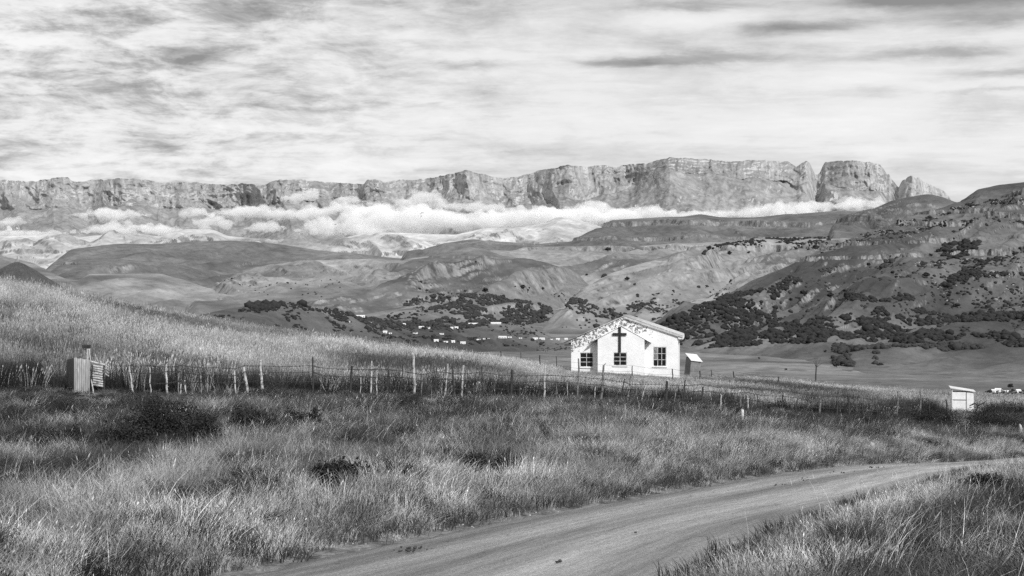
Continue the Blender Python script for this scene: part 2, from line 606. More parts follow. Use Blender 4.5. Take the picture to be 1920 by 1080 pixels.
def m_hill(name, lo, hi, rock_lo, rock_hi, s_big, steep=(0.62, 0.80), speck=0.0, fine=0.05):
    """grass whose paler and darker patches stand in for sunlit bands and cloud shadow, rock where the ground is steep"""
    def col(n):
        g = n.node('ShaderNodeNewGeometry')
        pos = g.outputs['Position']
        pz = n.scale(pos, (1, 1, 1.6))
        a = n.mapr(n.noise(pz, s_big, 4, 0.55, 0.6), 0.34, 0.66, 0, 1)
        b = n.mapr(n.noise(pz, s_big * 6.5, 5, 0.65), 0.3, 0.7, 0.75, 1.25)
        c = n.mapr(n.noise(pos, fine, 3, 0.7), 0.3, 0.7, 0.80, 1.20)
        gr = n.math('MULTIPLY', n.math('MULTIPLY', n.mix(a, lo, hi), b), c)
        if speck:
            s = n.mapr(n.noise(pos, fine * 1.3, 2, 0.5), 0.60, 0.66, 0, speck)
            gr = n.mix(s, gr, 0.035)
        nz = n.sep(g.outputs['True Normal'])[2]
        nn = n.math('ADD', nz, n.mapr(n.noise(pos, fine * 0.5, 3, 0.6), 0.3, 0.7, -0.07, 0.07))
        r = n.mapr(nn, steep[0], steep[1], 1.0, 0.0, True)
        rk = n.mapr(n.noise(n.scale(pos, (1, 1, 0.45)), fine * 0.9, 4, 0.75), 0.35, 0.65, rock_lo, rock_hi)
        return n.mix(r, gr, rk)
    return material(name, col, bump=lambda n: n.noise(wpos(n), fine * 0.7, 4, 0.7), bump_dist=0.2 / fine)


GK = 2.1


def landform(name, crest, foot, mat, dpx=2.0, rows=120, back=1500, gul=0.0, gul_w=300.0, shear=0.0, rough=8.0, rough_w=260.0, shape=1.0, bands=None, seed=0, sm=3,
             px_range=None, drop=80.0, crest_rough=1.0, plant=True, apron=900.0, taper=60):
    """a hill: its crest line and foot line as (column, row, distance); gullies run down the slope, rock bands stand at given heights"""
    lo, hi = px_range or (crest[0][0] - taper, crest[-1][0] + taper)
    px = np.arange(lo, hi + dpx, dpx)
    cy_, cD = line_at(crest, px, sm)
    fy_, fD = line_at(foot, px, sm)
    nb = max(10, rows // 8)
    t = np.concatenate([np.linspace(-1, 0, 14)[:-1], np.linspace(0, 1, rows), 1 + np.linspace(0, 1, nb)[1:]])
    T = t[None, :]
    Tc = np.clip(T, 0, 1)
    zc = -(cy_ - 540) / F * cD
    zf = -(fy_ - 540) / F * fD
    D = fD[:, None] + (cD - fD)[:, None] * Tc + np.clip(T - 1, 0, 1) * back
    prof = Tc ** shape
    prof = prof * (1 - 0.0) 
    Zz = zf[:, None] + (zc - zf)[:, None] * (prof * (2 - prof) if shape <= 0 else (0.65 * prof + 0.35 * (3 * prof ** 2 - 2 * prof ** 3)))
    Zz = Zz - drop * np.clip(T - 1, 0, 1) ** 1.3 * (1 + 2 * np.clip(T - 1, 0, 1))
    A = np.clip(-T, 0, 1)                     # the apron that runs out under the valley floor
    D = D - apron * A
    Zz = Zz * (1 - A) + (VALLEY - 12) * A - 0.25 * (zf[:, None] - VALLEY) * np.sin(np.pi * A)
    Xx = (px[:, None] - 960) / F * D
    env = np.sin(np.pi * np.clip(Tc, 0, 1)) ** 0.8 * (T <= 1) + 0.25 * (T > 1) * np.clip(T - 1, 0, 1)
    gul = gul * GK
    if gul:
        wx = 0.35 * fbm(Xx / gul_w / 2 + seed, D / gul_w / 3, octv=3)
        xx = (Xx + shear * D) / gul_w + wx
        yy = D / gul_w * 0.22 + seed * 3.3
        Zz = Zz + gul * env * (ridged(xx, yy, octv=4, gain=0.48) - 0.45)
        Zz = Zz + 0.15 * gul * env * (ridged(xx * 3.3 + 4, yy * 2.2 + 7, octv=4, gain=0.55) - 0.45)
    Zz = Zz + rough * (0.25 * crest_rough + 0.75 * env) * fbm(Xx / rough_w + seed, D / rough_w + seed * 2, octv=6, gain=0.52)
    if bands:
        for (h, th, amp) in bands:      # height, thickness of the softened step, metres of cliff
            hh = h + 0.05 * (h + 150) * fbm(Xx / 900 + seed, D / 900, octv=3) + 0.0
            k = sstep(0, 1, (Zz - hh) / th + 0.5) - np.clip((Zz - hh) / th + 0.5, 0, 1)
            var = np.clip(0.65 + 1.1 * fbm(Xx / 420 + seed + h, D / 900, octv=3), 0, 1.6)
            step = sstep(-0.06, 0.06, (Zz - hh) / th) - np.clip((Zz - hh) / th + 0.5, 0, 1)
            Zz = Zz + amp * step * var
    w_ = sstep(lo, lo + taper + 6, px) * sstep(hi, hi - taper - 6, px)   # the ends of a hill run down into the valley
    Zz = (VALLEY - 14) + (Zz - VALLEY + 14) * w_[:, None]
    V = np.stack([Xx, D + 0 * Xx, Zz], -1)
    me = np_mesh(name, V.reshape(-1, 3), grid_faces(len(px), len(t))[:, ::-1])
    o = link_mesh(name, me, mat, smooth=True)
    tag(o, kind='structure')
    if plant:
        FIELDS.append((name, V[:, 10:rows + 13], 960 + F * V[:, 10:rows + 13, 0] / V[:, 10:rows + 13, 1], 540 - F * V[:, 10:rows + 13, 2] / V[:, 10:rows + 13, 1]))
    return o


# valley floor: one sheet all the way round and out to the horizon
ang = np.concatenate([np.linspace(-180, -32, 40), np.linspace(-31.5, 31.5, 420), np.linspace(32, 180, 40)])
rr = np.concatenate([[0, 120], np.geomspace(200, 1000, 50), np.geomspace(1015, 6000, 190), np.geomspace(6300, 60000, 30)])
AA, R_ = np.meshgrid(np.radians(ang), rr, indexing='ij')
VX, VY = np.sin(AA) * R_, np.cos(AA) * R_
VZ = np.interp(R_, [0, 180, 260, 500, 900, 1300, 60000], [-60, -50, -36, -62, -100, VALLEY, VALLEY])
amp = sstep(400, 1500, R_) * (1 - sstep(9000, 14000, R_))
VZ = VZ + amp * (3.5 * fbm(VX / 420, VY / 420, octv=5) + 0.8 * np.abs(fbm(VX / 90, VY / 90, octv=3)))
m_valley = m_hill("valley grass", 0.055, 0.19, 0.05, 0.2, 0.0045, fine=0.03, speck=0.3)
_vf = (np.abs(ang) < 31.6)
_vr = (rr > 900) & (rr < 5000)
_VV = np.stack([VX, VY, VZ], -1)[_vf][:, _vr]
FIELDS.append(("valley_floor", _VV, 960 + F * _VV[..., 0] / _VV[..., 1], 540 - F * _VV[..., 2] / _VV[..., 1]))
tag(link_mesh("valley_floor", np_mesh("valley_floor", np.stack([VX, VY, VZ], -1).reshape(-1, 3), grid_faces(len(ang), len(rr))), m_valley, smooth=True), kind='structure')

m_cliff = None
def cliff_col(n):
    g = n.node('ShaderNodeNewGeometry')
    pos = g.outputs['Position']
    nz = n.sep(g.outputs['True Normal'])[2]
    streak = n.noise(n.scale(pos, (1, 1, 0.10)), 0.011, 6, 0.68)
    strata = n.noise(n.scale(pos, (0.06, 0.06, 1)), 0.010, 5, 0.6)
    rock = n.math('MULTIPLY', n.mapr(streak, 0.36, 0.64, 0.20, 0.42), n.mapr(strata, 0.3, 0.7, 0.82, 1.2))
    grass = n.math('MULTIPLY', n.mapr(n.noise(pos, 0.0018, 6, 0.65), 0.35, 0.65, 0.16, 0.25), n.mapr(n.noise(n.scale(pos, (1, 1, 0.35)), 0.012, 4, 0.7), 0.3, 0.7, 0.6, 1.4))
    r = n.mapr(n.math('ADD', nz, n.mapr(n.noise(pos, 0.004, 4, 0.7), 0.3, 0.7, -0.12, 0.12)), 0.42, 0.62, 1, 0, True)
    return n.mix(r, grass, rock)


m_cliff = material("basalt cliffs", cliff_col, bump=lambda n: n.noise(n.scale(wpos(n), (1, 1, 0.3)), 0.014, 6, 0.75), bump_dist=12.0)

CREST = [(-700, 345), (-400, 335), (-200, 342), (0, 337), (33, 339), (67, 340), (90, 336), (108, 332), (127, 332), (135, 339), (157, 341), (173, 337), (200, 337), (220, 334), (247, 336),
         (277, 337), (300, 342), (333, 342), (367, 341), (393, 345), (433, 346), (457, 344), (497, 347), (504, 343), (511, 339), (533, 337), (567, 337), (597, 340), (620, 341), (640, 343),
         (683, 346), (686, 339), (690, 336), (707, 337), (720, 342), (735, 339), (750, 337), (783, 337), (813, 333), (840, 327), (873, 319), (893, 323), (923, 331), (947, 335), (973, 330),
         (993, 326), (1010, 319), (1040, 315), (1063, 309), (1100, 313), (1127, 309), (1153, 313), (1187, 307), (1213, 307), (1233, 300), (1257, 295), (1280, 296), (1330, 299), (1380, 304),
         (1410, 299), (1447, 302), (1477, 303), (1493, 312), (1502, 307), (1512, 300), (1518, 306), (1527, 325), (1532, 327), (1538, 323), (1542, 312), (1547, 303), (1570, 302), (1597, 301),
         (1643, 305), (1650, 310), (1657, 317), (1663, 326), (1667, 325), (1671, 334), (1678, 343), (1685, 352), (1688, 345), (1692, 338), (1699, 335), (1703, 331), (1708, 329), (1713, 331),
         (1717, 335), (1721, 332), (1727, 336), (1733, 341), (1753, 350), (1770, 358), (1785, 375), (1800, 390), (1850, 400), (2200, 400), (2700, 395)]
BUTT = [(-700, 0), (0, 200), (110, -300), (180, 200), (230, -250), (300, 300), (420, 500), (540, -250), (620, 300), (700, -300), (760, 200), (800, 0), (880, -600), (930, 0), (1000, 150), (1065, -450),
        (1120, 50), (1180, 100), (1255, -350), (1330, -150), (1400, -300), (1470, 0), (1512, -200), (1540, 200), (1600, -350), (1660, 0), (1710, -500), (1780, 400), (2700, 0)]
px = np.arange(-650, 2650, 1.25)
cyy = line_at(CREST, px, 1)[0]
bt = line_at(BUTT, px, 14)[0]
D0 = 16000 + bt
rows_t, rows_c, rows_b = 90, 110, 22
t = np.concatenate([np.linspace(0, 1, rows_t, endpoint=False), 1 + np.linspace(0, 1, rows_c), 2 + np.linspace(0, 1, rows_b)[1:]])
T = t[None, :]
zc = -(cyy - 540) / F * D0
wall = np.interp(px, [-700, 100, 400, 640, 900, 1100, 1250, 1330, 1500, 1600, 1700, 2700], [330, 330, 290, 230, 330, 380, 170, 170, 240, 330, 280, 300])
zb = (zc - wall)[:, None]                 # foot of the rock wall
zf = 380.0
T1, T2, T3 = np.clip(T, 0, 1), np.clip(T - 1, 0, 1), np.clip(T - 2, 0, 1)
Zc = zf + (zb - zf) * T1 ** 1.25 + (zc[:, None] - zb) * T2
q = T2 * 4
ledge = (np.floor(q) + sstep(0.25, 1, q - np.floor(q))) / 4
Dd = (D0 - 240 - 1900)[:, None] + 1900 * T1 + 240 * (ledge * 0.5 + T2 * 0.5) + 3500 * T3
Zc = Zc - 40 * T3 - 300 * T3 ** 2
xw = (px[:, None] - 960) / F * D0[:, None] + 0 * T
spur = ridged(xw / 900 + 0.3 * fbm(xw / 1300, Zc / 900, octv=2), 0.25 * T + 4, octv=5, gain=0.5) - 0.4
Dd = Dd - 620 * np.interp(px, [1180, 1260, 1480, 1520, 1700], [1, .28, .28, .5, .5])[:, None] * spur * np.where(T < 1, 0.35 + 0.65 * T1, 1 - 0.55 * T2) * (T <= 2)
flute = (0.35 + 0.65 * (T >= 1)) * ridged(xw / 210 + 0.15 * fbm(xw / 300, Zc / 200, octv=2), Zc / 1500, octv=4, gain=0.55) - 0.4
Dd = Dd - 75 * flute * (0.3 + 0.7 * sstep(0.8, 1.1, T)) * (1 - T3)
Dd = Dd + 30 * fbm(xw / 90, Zc / 90, octv=3) * (T <= 2)
Dd = Dd - 90 * (ridged((xw + 1.2 * Zc) / 520, Zc / 1400, octv=4, gain=.55) - .4) * (T < 1.05) * np.interp(px, [1150, 1300], [.4, 1])[:, None]
Zc = Zc + 22 * fbm(xw / 260, Dd / 260, octv=4) * (1 - T3) * (T < 1.9)
Zc = Zc + np.where(T >= 1.9, 11 * fbm(xw / 110, T * 0, octv=4, gain=.65), 0)
Xc = (px[:, None] - 960) / F * Dd
V = np.stack([Xc, Dd, Zc * (1 + (Dd - D0[:, None]) / 16000 * (T >= 1) * (T <= 2))], -1)
me = np_mesh("escarpment", V.reshape(-1, 3), grid_faces(len(px), len(t))[:, ::-1])
tag(link_mesh("mountain_escarpment", me, m_cliff, smooth=False), kind='structure')

m_pale = m_hill("sun and haze paled grass hills", 0.20, 0.50, 0.10, 0.30, 0.0012, (0.7, 0.86), fine=0.016)  # palest copy of the hill grass: sunlit bands and haze put into colour
m_mid = m_hill("mid grass hills", 0.085, 0.27, 0.05, 0.30, 0.0016, (0.66, 0.84), fine=0.022, speck=0.25)  # middle copy, its colour lightened to look hazier
m_mid2 = m_hill("shade-toned grass hills", 0.055, 0.15, 0.05, 0.26, 0.0016, (0.62, 0.80), fine=0.022, speck=0.3)  # darker copy: cloud shadow and haze separation of the ridges painted in
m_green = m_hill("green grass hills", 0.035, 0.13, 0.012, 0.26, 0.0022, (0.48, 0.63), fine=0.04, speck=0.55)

# far pale foothills below the cloud
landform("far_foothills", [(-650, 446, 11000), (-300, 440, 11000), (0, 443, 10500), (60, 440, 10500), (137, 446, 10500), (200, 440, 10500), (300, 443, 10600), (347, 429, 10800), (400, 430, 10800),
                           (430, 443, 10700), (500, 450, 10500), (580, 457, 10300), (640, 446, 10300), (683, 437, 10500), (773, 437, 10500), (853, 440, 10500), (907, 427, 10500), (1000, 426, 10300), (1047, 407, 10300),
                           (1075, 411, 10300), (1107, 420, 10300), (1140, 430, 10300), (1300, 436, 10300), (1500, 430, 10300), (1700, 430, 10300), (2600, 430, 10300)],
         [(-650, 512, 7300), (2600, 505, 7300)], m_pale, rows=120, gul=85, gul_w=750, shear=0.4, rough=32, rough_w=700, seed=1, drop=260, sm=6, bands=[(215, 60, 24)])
landform("far_plateau", [(90, 500, 7600), (113, 482, 8000), (133, 468, 8200), (213, 458, 8400), (290, 458, 8500), (367, 452, 8600), (433, 451, 8600), (483, 455, 8500), (533, 460, 8300), (587, 468, 8200),
                         (640, 474, 8100), (717, 481, 8000), (800, 488, 8000)],
         [(90, 520, 6800), (800, 520, 6800)], m_mid2, rows=90, gul=34, gul_w=420, shear=-0.4, rough=16, rough_w=420, seed=2, drop=160)
landform("right_mesa", [(760, 474, 7600), (797, 470, 7600), (827, 458, 7600), (870, 449, 7700), (890, 447, 7700), (940, 453, 7700), (1007, 457, 7700), (1067, 453, 7800), (1097, 438, 8000), (1127, 423, 8200), (1147, 413, 8300),
                        (1207, 408, 8400), (1280, 407, 8400), (1313, 402, 8500), (1347, 407, 8500), (1413, 408, 8500), (1493, 401, 8600), (1553, 396, 8600), (1627, 396, 8600), (1720, 400, 8600), (2000, 400, 8600), (2600, 400, 8600)],
         [(760, 500, 6300), (2600, 490, 6000)], m_mid2, rows=150, gul=36, gul_w=520, shear=0.3, rough=18, rough_w=420, seed=3, drop=120, bands=[(365, 40, 34), (255, 30, 22)])
landform("far_peak", [(1560, 425, 6500), (1593, 413, 6500), (1627, 396, 6600), (1673, 378, 6700), (1713, 369, 6700), (1743, 366, 6700), (1773, 372, 6700), (1790, 380, 6700), (1850, 395, 6700), (2000, 400, 6700)],
         [(1560, 440, 5600), (2000, 450, 5600)], m_mid2, rows=90, gul=55, gul_w=360, shear=0.4, rough=14, seed=4, drop=260, bands=[(300, 30, 16)])
landform("left_mesa", [(80, 520, 6100), (95, 510, 6200), (117, 494, 6300), (147, 486, 6400), (187, 484, 6400), (253, 488, 6400), (320, 494, 6400), (370, 504, 6300), (427, 520, 6200), (470, 535, 6000)],
         [(80, 545, 5200), (470, 545, 5200)], m_mid2, rows=80, gul=30, gul_w=340, shear=-0.5, rough=12, seed=5, drop=130, bands=[(110, 20, 14)])
landform("left_spur", [(370, 552, 5000), (397, 541, 5200), (427, 521, 5500), (477, 503, 5800), (533, 493, 6000), (587, 488, 6100), (640, 487, 6200), (700, 486, 6200), (800, 490, 6200)],
         [(370, 566, 4500), (500, 556, 4700), (800, 560, 4700)], m_mid, rows=90, gul=45, gul_w=400, shear=0.7, rough=14, seed=6, drop=150)
landform("low_left_mesa", [(-650, 500, 5800), (-200, 490, 5900), (0, 480, 6100), (60, 492, 6000), (120, 522, 5400), (147, 526, 5300), (167, 513, 5400), (300, 513, 5500), (350, 526, 5400), (393, 541, 5200), (430, 552, 5100)],
         [(-650, 600, 4300), (0, 600, 4300), (430, 600, 4300)], m_mid, rows=80, gul=22, gul_w=380, shear=-0.4, rough=10, seed=7, drop=60)
landform("centre_plateau", [(700, 500, 6000), (770, 484, 6200), (850, 476, 6500), (940, 468, 6700), (1063, 463, 6900), (1200, 462, 7000), (1280, 456, 7000), (1350, 454, 6800), (1447, 445, 6500), (1547, 444, 6500), (1650, 432, 6500), (1800, 420, 6500)],
         [(700, 590, 4600), (1060, 598, 4400), (1200, 590, 4300), (1800, 600, 4300)], m_mid, rows=190, gul=50, gul_w=520, shear=-0.5, rough=16, rough_w=340, seed=8, drop=100, bands=[(185, 34, 30)])
landform("centre_hill", [(480, 600, 4400), (560, 577, 4700), (640, 547, 5100), (700, 521, 5400), (740, 506, 5600), (775, 489, 5800), (813, 481, 5900), (850, 472, 6000), (885, 463, 6100), (905, 464, 6100), (940, 479, 6000), (1000, 488, 5900),
                         (1060, 506, 5700), (1100, 530, 5300), (1140, 566, 4700), (1200, 600, 4200)],
         [(480, 606, 4200), (640, 606, 4000), (800, 612, 3900), (1000, 612, 3900), (1200, 612, 3900)], m_mid2, rows=170, gul=62, gul_w=430, shear=-0.55, rough=15, rough_w=260, seed=9, drop=200, bands=[(120, 20, 7)])
landform("middle_right_hill", [(1040, 600, 4000), (1090, 545, 4600), (1140, 514, 5000), (1200, 496, 5300), (1280, 470, 5600), (1350, 458, 5800), (1447, 447, 6000), (1547, 446, 6000), (1650, 440, 6000), (1800, 430, 6000)],
         [(1040, 616, 3700), (1200, 628, 3300), (1800, 640, 3000)], m_mid, rows=210, gul=60, gul_w=420, shear=-0.6, rough=15, rough_w=260, seed=10, drop=120, bands=[(150, 30, 38)])
landform("right_hillside", [(1180, 622, 3000), (1250, 596, 3200), (1347, 560, 3500), (1413, 526, 3800), (1480, 497, 4100), (1547, 466, 4300), (1600, 446, 4450), (1660, 425, 4600), (1713, 404, 4700), (1773, 388, 4800),
                            (1790, 379, 4850), (1803, 377, 4850), (1813, 369, 4900), (1833, 355, 4950), (1867, 348, 5000), (1920, 342, 5000), (2100, 325, 5000), (2600, 330, 5000)],
         [(1180, 650, 2600), (1400, 668, 2350), (1600, 690, 2000), (1900, 706, 1830), (2600, 715, 1750)], m_green, dpx=1.6, rows=330, gul=46, gul_w=300, shear=-0.72, rough=11, rough_w=210, seed=11, drop=60, shape=1.15,
         bands=[(300, 26, 30), (245, 20, 22), (195, 20, 20), (120, 14, 13), (80, 16, 20)])
landform("near_spur", [(330, 600, 2000), (380, 590, 2050), (425, 579, 2100), (496, 570, 2200), (560, 571, 2300), (613, 578, 2400), (650, 586, 2500), (700, 597, 2600), (800, 605, 2700), (900, 609, 2900), (960, 607, 3000), (990, 610, 3000), (1028, 631, 3000), (1060, 642, 3000)],
         [(330, 739, 1500), (700, 700, 1870), (900, 665, 2390), (1060, 655, 2600)], m_green, rows=140, gul=11, gul_w=150, shear=0.3, rough=6, rough_w=110, seed=12, drop=60, apron=200)

# ------------------------------------------------------------------ clouds lying against the mountains
m_cloud = bpy.data.materials.new("cloud")
m_cloud.use_nodes = True
t_ = m_cloud.node_tree
t_.nodes.clear()
vp = t_.nodes.new('ShaderNodeVolumePrincipled')
vp.inputs['Color'].default_value = (0.99, 0.99, 0.99, 1)
vp.inputs['Density'].default_value = 0.0085
vp.inputs['Anisotropy'].default_value = 0.0
oo = t_.nodes.new('ShaderNodeOutputMaterial')
t_.links.new(vp.outputs[0], oo.inputs['Volume'])


def ico(sub):
    import bmesh
    b = bmesh.new()
    bmesh.ops.create_icosphere(b, subdivisions=sub, radius=1.0)
    V_ = np.array([v.co[:] for v in b.verts])
    F_ = np.array([[v.index for v in f.verts] for f in b.faces])
    b.free()
    return V_, F_


ICO1, ICO2, ICO3 = ico(1), ico(2), ico(3)


def make_cloud(label, D, blobs, flat=0.55, voxel=22.0):
    """blobs: (column, row, half width, half height) of billows in the photograph, at distance D"""
    rng = np.random.default_rng(int(blobs[0][0] * 7 + blobs[0][1]))
    Vs, Fs, n = [], [], 0
    for (px, py, hw, hh) in blobs:
        cx, cz, rx, rz = (px - 960) / F * D, -(py - 540) / F * D, hw / F * D, hh / F * D
        k = int(6 + 10 * rx / max(rz, 1) * 0.7)
        for i in range(k):
            u = rng.uniform(-1, 1)
            hgt = math.sqrt(max(0.0, 1 - u * u))
            r = rz * rng.uniform(0.32, 0.75) * (0.45 + 0.55 * hgt)
            x = cx + u * (rx - r * 0.6)
            z = cz + rz * rng.uniform(-flat, 0.75) * hgt * 0.8
            y = D + rng.uniform(-0.6, 0.6) * min(rx * 0.6, 420)
            V_, F_ = ICO2
            Vs.append(V_ * np.array([r * 1.7, r * 1.5, r]) + np.array([x, y, z]))
            Fs.append(F_ + n)
            n += len(V_)
    for (px, py, hw, hh) in blobs:              # torn scraps round the edges
        for i in range(int(5 + hw / 6)):
            u, e = rng.uniform(-1.25, 1.25), rng.uniform(-1, 1)
            r = hh / F * D * rng.uniform(.10, .26)
            x = ((px - 960) + u * hw) / F * D
            z = (-(py - 540) + (math.sqrt(max(0, 1 - min(1, u * u))) * e * 1.05) * hh) / F * D
            V_, F_ = ICO2
            Vs.append(V_ * np.array([r * 2.6, r * 2, r * .8]) + np.array([x, D + rng.uniform(-.5, .5) * 200, z]))
            Fs.append(F_ + n)
            n += len(V_)
    me = np_mesh("tmp", np.concatenate(Vs), np.concatenate(Fs))
    o = bpy.data.objects.new("tmp", me)
    COL.objects.link(o)
    md = o.modifiers.new("r", 'REMESH')
    md.mode = 'VOXEL'
    md.voxel_size = voxel
    dg = bpy.context.evaluated_depsgraph_get()
    dg.update()
    me2 = bpy.data.meshes.new_from_object(o.evaluated_get(dg))
    bpy.data.objects.remove(o)
    co = np.empty(len(me2.vertices) * 3, np.float32)
    me2.vertices.foreach_get('co', co)
    co = co.reshape(-1, 3).astype(float)
    nr = np.empty(len(me2.vertices) * 3, np.float32)
    me2.vertices.foreach_get('normal', nr)
    nr = nr.reshape(-1, 3)
    d = 46 * np.abs(fbm(co[:, 0] / 130, co[:, 1] / 130, co[:, 2] / 95, octv=4, gain=0.6)) - 16
    d = d + 40 * fbm(co[:, 0] / 300, co[:, 1] / 300, co[:, 2] / 110, octv=3)
    co = co + nr * d[:, None]
    me2.vertices.foreach_set('co', co.astype(np.float32).ravel())
    me2.update()
    me2.name = "low_cloud"
    me2.materials.clear()
    return tag(link_mesh("low_cloud", me2, m_cloud), label, 'cloud', 'low clouds lying against the mountain wall', kind='stuff')


make_cloud("flat bright cloud floating alone below the left cliffs", 13300, [(205, 403, 66, 11), (225, 397, 40, 10)])
make_cloud("low ragged cloud under the flat one on the left", 12800, [(250, 431, 92, 12), (310, 434, 40, 9), (180, 434, 30, 8)])
make_cloud("ragged cloud shreds at the left edge of the view", 12800, [(12, 418, 30, 12), (45, 440, 55, 9), (110, 438, 30, 6)])
make_cloud("small billowing cloud standing before the cliffs left of centre", 13500, [(572, 368, 26, 12), (555, 373, 30, 7)])
make_cloud("long thin cloud with a pointed left end", 13000, [(395, 402, 55, 8), (470, 398, 65, 11), (560, 400, 70, 14), (630, 396, 60, 14), (365, 396, 14, 7)])
make_cloud("low cloud patch under the long thin one", 12600, [(400, 417, 40, 12), (500, 428, 42, 12)])
make_cloud("thick white cloud bank in the middle, its fullest part", 12400, [(620, 430, 58, 18), (690, 425, 80, 24), (770, 418, 80, 30), (830, 412, 50, 22), (720, 398, 80, 16)])
make_cloud("tall billow rising above the cloud bank", 13400, [(800, 372, 32, 15), (790, 385, 52, 12), (760, 378, 30, 8)])
make_cloud("small puff left of the tall billow", 13400, [(655, 378, 36, 9), (690, 384, 36, 8)])
make_cloud("soft low puff right of the tall billow", 13200, [(870, 385, 38, 12), (900, 392, 50, 9)])
make_cloud("cloud bank behind the pale knoll, right of centre", 12600, [(910, 415, 70, 24), (990, 412, 80, 26), (1070, 410, 70, 24)])
make_cloud("peaked white cloud on the bank above the knoll", 12900, [(1108, 394, 34, 18), (1140, 405, 60, 18), (1050, 400, 50, 12)])
make_cloud("cloud bank above the flat-topped mesa", 12700, [(1215, 400, 62, 14), (1205, 388, 26, 9), (1270, 402, 60, 10), (1160, 408, 50, 14)])
make_cloud("thin low fog strip beneath the right cliffs", 12600, [(1330, 402, 90, 8), (1420, 396, 90, 10), (1500, 390, 80, 11), (1570, 386, 70, 12), (1400, 404, 160, 7)])
make_cloud("torn wisps of cloud below the table mountain", 13000, [(1590, 375, 34, 7), (1620, 381, 40, 9), (1562, 360, 8, 6), (1575, 368, 10, 5)], voxel=16)

# ------------------------------------------------------------------ thickets, bushes and trees of the far slopes
m_bush = material("dark bush leaves", lambda n: n.mapr(n.noise(wpos(n), 0.25, 3, 0.7), 0.3, 0.7, 0.010, 0.032), transl=0.1)
m_bush2 = material("bush leaves", lambda n: n.mapr(n.noise(wpos(n), 0.25, 3, 0.7), 0.3, 0.7, 0.018, 0.05), transl=0.1)


def in_poly(x, y, poly):
    c = np.zeros(x.shape, bool)
    n = len(poly)
    for i in range(n):
        x1, y1 = poly[i]
        x2, y2 = poly[(i + 1) % n]
        if y1 == y2: continue
        c ^= ((y1 > y) != (y2 > y)) & (x < (x2 - x1) * (y - y1) / (y2 - y1) + x1)
    return c


BV = []
for k in range(5):
    V_ = ICO1[0].copy() if k < 3 else ICO2[0].copy()
    V_ = V_ * (1 + 0.55 * fbm(V_[:, 0] * 1.3 + k * 9, V_[:, 1] * 1.3, V_[:, 2] * 1.3 + 0.01, octv=2))[:, None]
    V_[:, 2] = V_[:, 2] * 0.72 + 0.38
    BV.append((V_, ICO1[1] if k < 3 else ICO2[1]))


def bushes(name, label, mat, pts, sizes, hi=False):
    pts, sizes = np.asarray(pts), np.asarray(sizes)
    kind = RNG.integers(3, 5, len(pts)) if hi else RNG.integers(0, 3, len(pts))
    Vs, Fs, n = [], [], 0
    for k in range(5):
        P_, S_ = pts[kind == k], sizes[kind == k]
        if not len(P_): continue
        V_, F_ = BV[k]
        a = RNG.uniform(0, 6.28, len(P_))
        c, s = np.cos(a)[:, None], np.sin(a)[:, None]
        x = V_[None, :, 0] * c - V_[None, :, 1] * s
        y = V_[None, :, 0] * s + V_[None, :, 1] * c
        sq = RNG.uniform(0.75, 1.25, (len(P_), 1))
        W = np.stack([x, y, V_[None, :, 2] * sq + 0 * x], -1) * S_[:, None, None] + P_[:, None, :]
        Vs.append(W.reshape(-1, 3))
        Fs.append((F_[None] + (np.arange(len(P_)) * len(V_))[:, None, None]).reshape(-1, 3) + n)
        n += W.shape[0] * W.shape[1]
    me = np_mesh(name, np.concatenate(Vs), np.concatenate(Fs))
    return tag(link_mesh(name, me, mat), label, kind='stuff')


FD = {f[0]: f for f in FIELDS}


def scatter(field, poly, n, clump=90.0, thr=-0.05):
    _, V_, PX, PY = FD[field]
    m = in_poly(PX, PY, poly)
    m[-1, :] = False
    m[:, -1] = False
    ii, jj = np.nonzero(m)
    if not len(ii): return np.zeros((0, 3))
    P0 = V_[ii, jj]
    w_ = np.linalg.norm(V_[ii + 1, jj] - P0, axis=1) * np.linalg.norm(V_[ii, jj + 1] - P0, axis=1)
    w_ = w_ * (fbm(P0[:, 0] / clump, P0[:, 1] / clump / 1.6, octv=4) > thr)
    if w_.sum() <= 0: return np.zeros((0, 3))
    k = RNG.choice(len(ii), n, p=w_ / w_.sum())
    u, v_ = RNG.uniform(0, 1, (n, 1)), RNG.uniform(0, 1, (n, 1))
    P_ = V_[ii[k], jj[k]] * (1 - u) + V_[ii[k] + 1, jj[k]] * u
    Q_ = V_[ii[k], jj[k] + 1] * (1 - u) + V_[ii[k] + 1, jj[k] + 1] * u
    return P_ * (1 - v_) + Q_ * v_


def hit(px, py, fields=None):
    """the nearest point of the landforms seen at a place in the photograph"""
    best = None
    for (nm, V_, PX, PY) in FIELDS:
        if fields and nm not in fields: continue
        d = (PX - px) ** 2 + (PY - py) ** 2
        k = np.argmin(d + 1e-4 * V_[..., 1] ** 0.5)
        i, j = np.unravel_index(k, d.shape)
        if d[i, j] < 9 and (best is None or V_[i, j, 1] < best[1]):
            best = V_[i, j]
    return best


def strip(line, w):
    up = [(x, y - w) for x, y in line]
    return up + [(x, y + w) for x, y in reversed(line)]


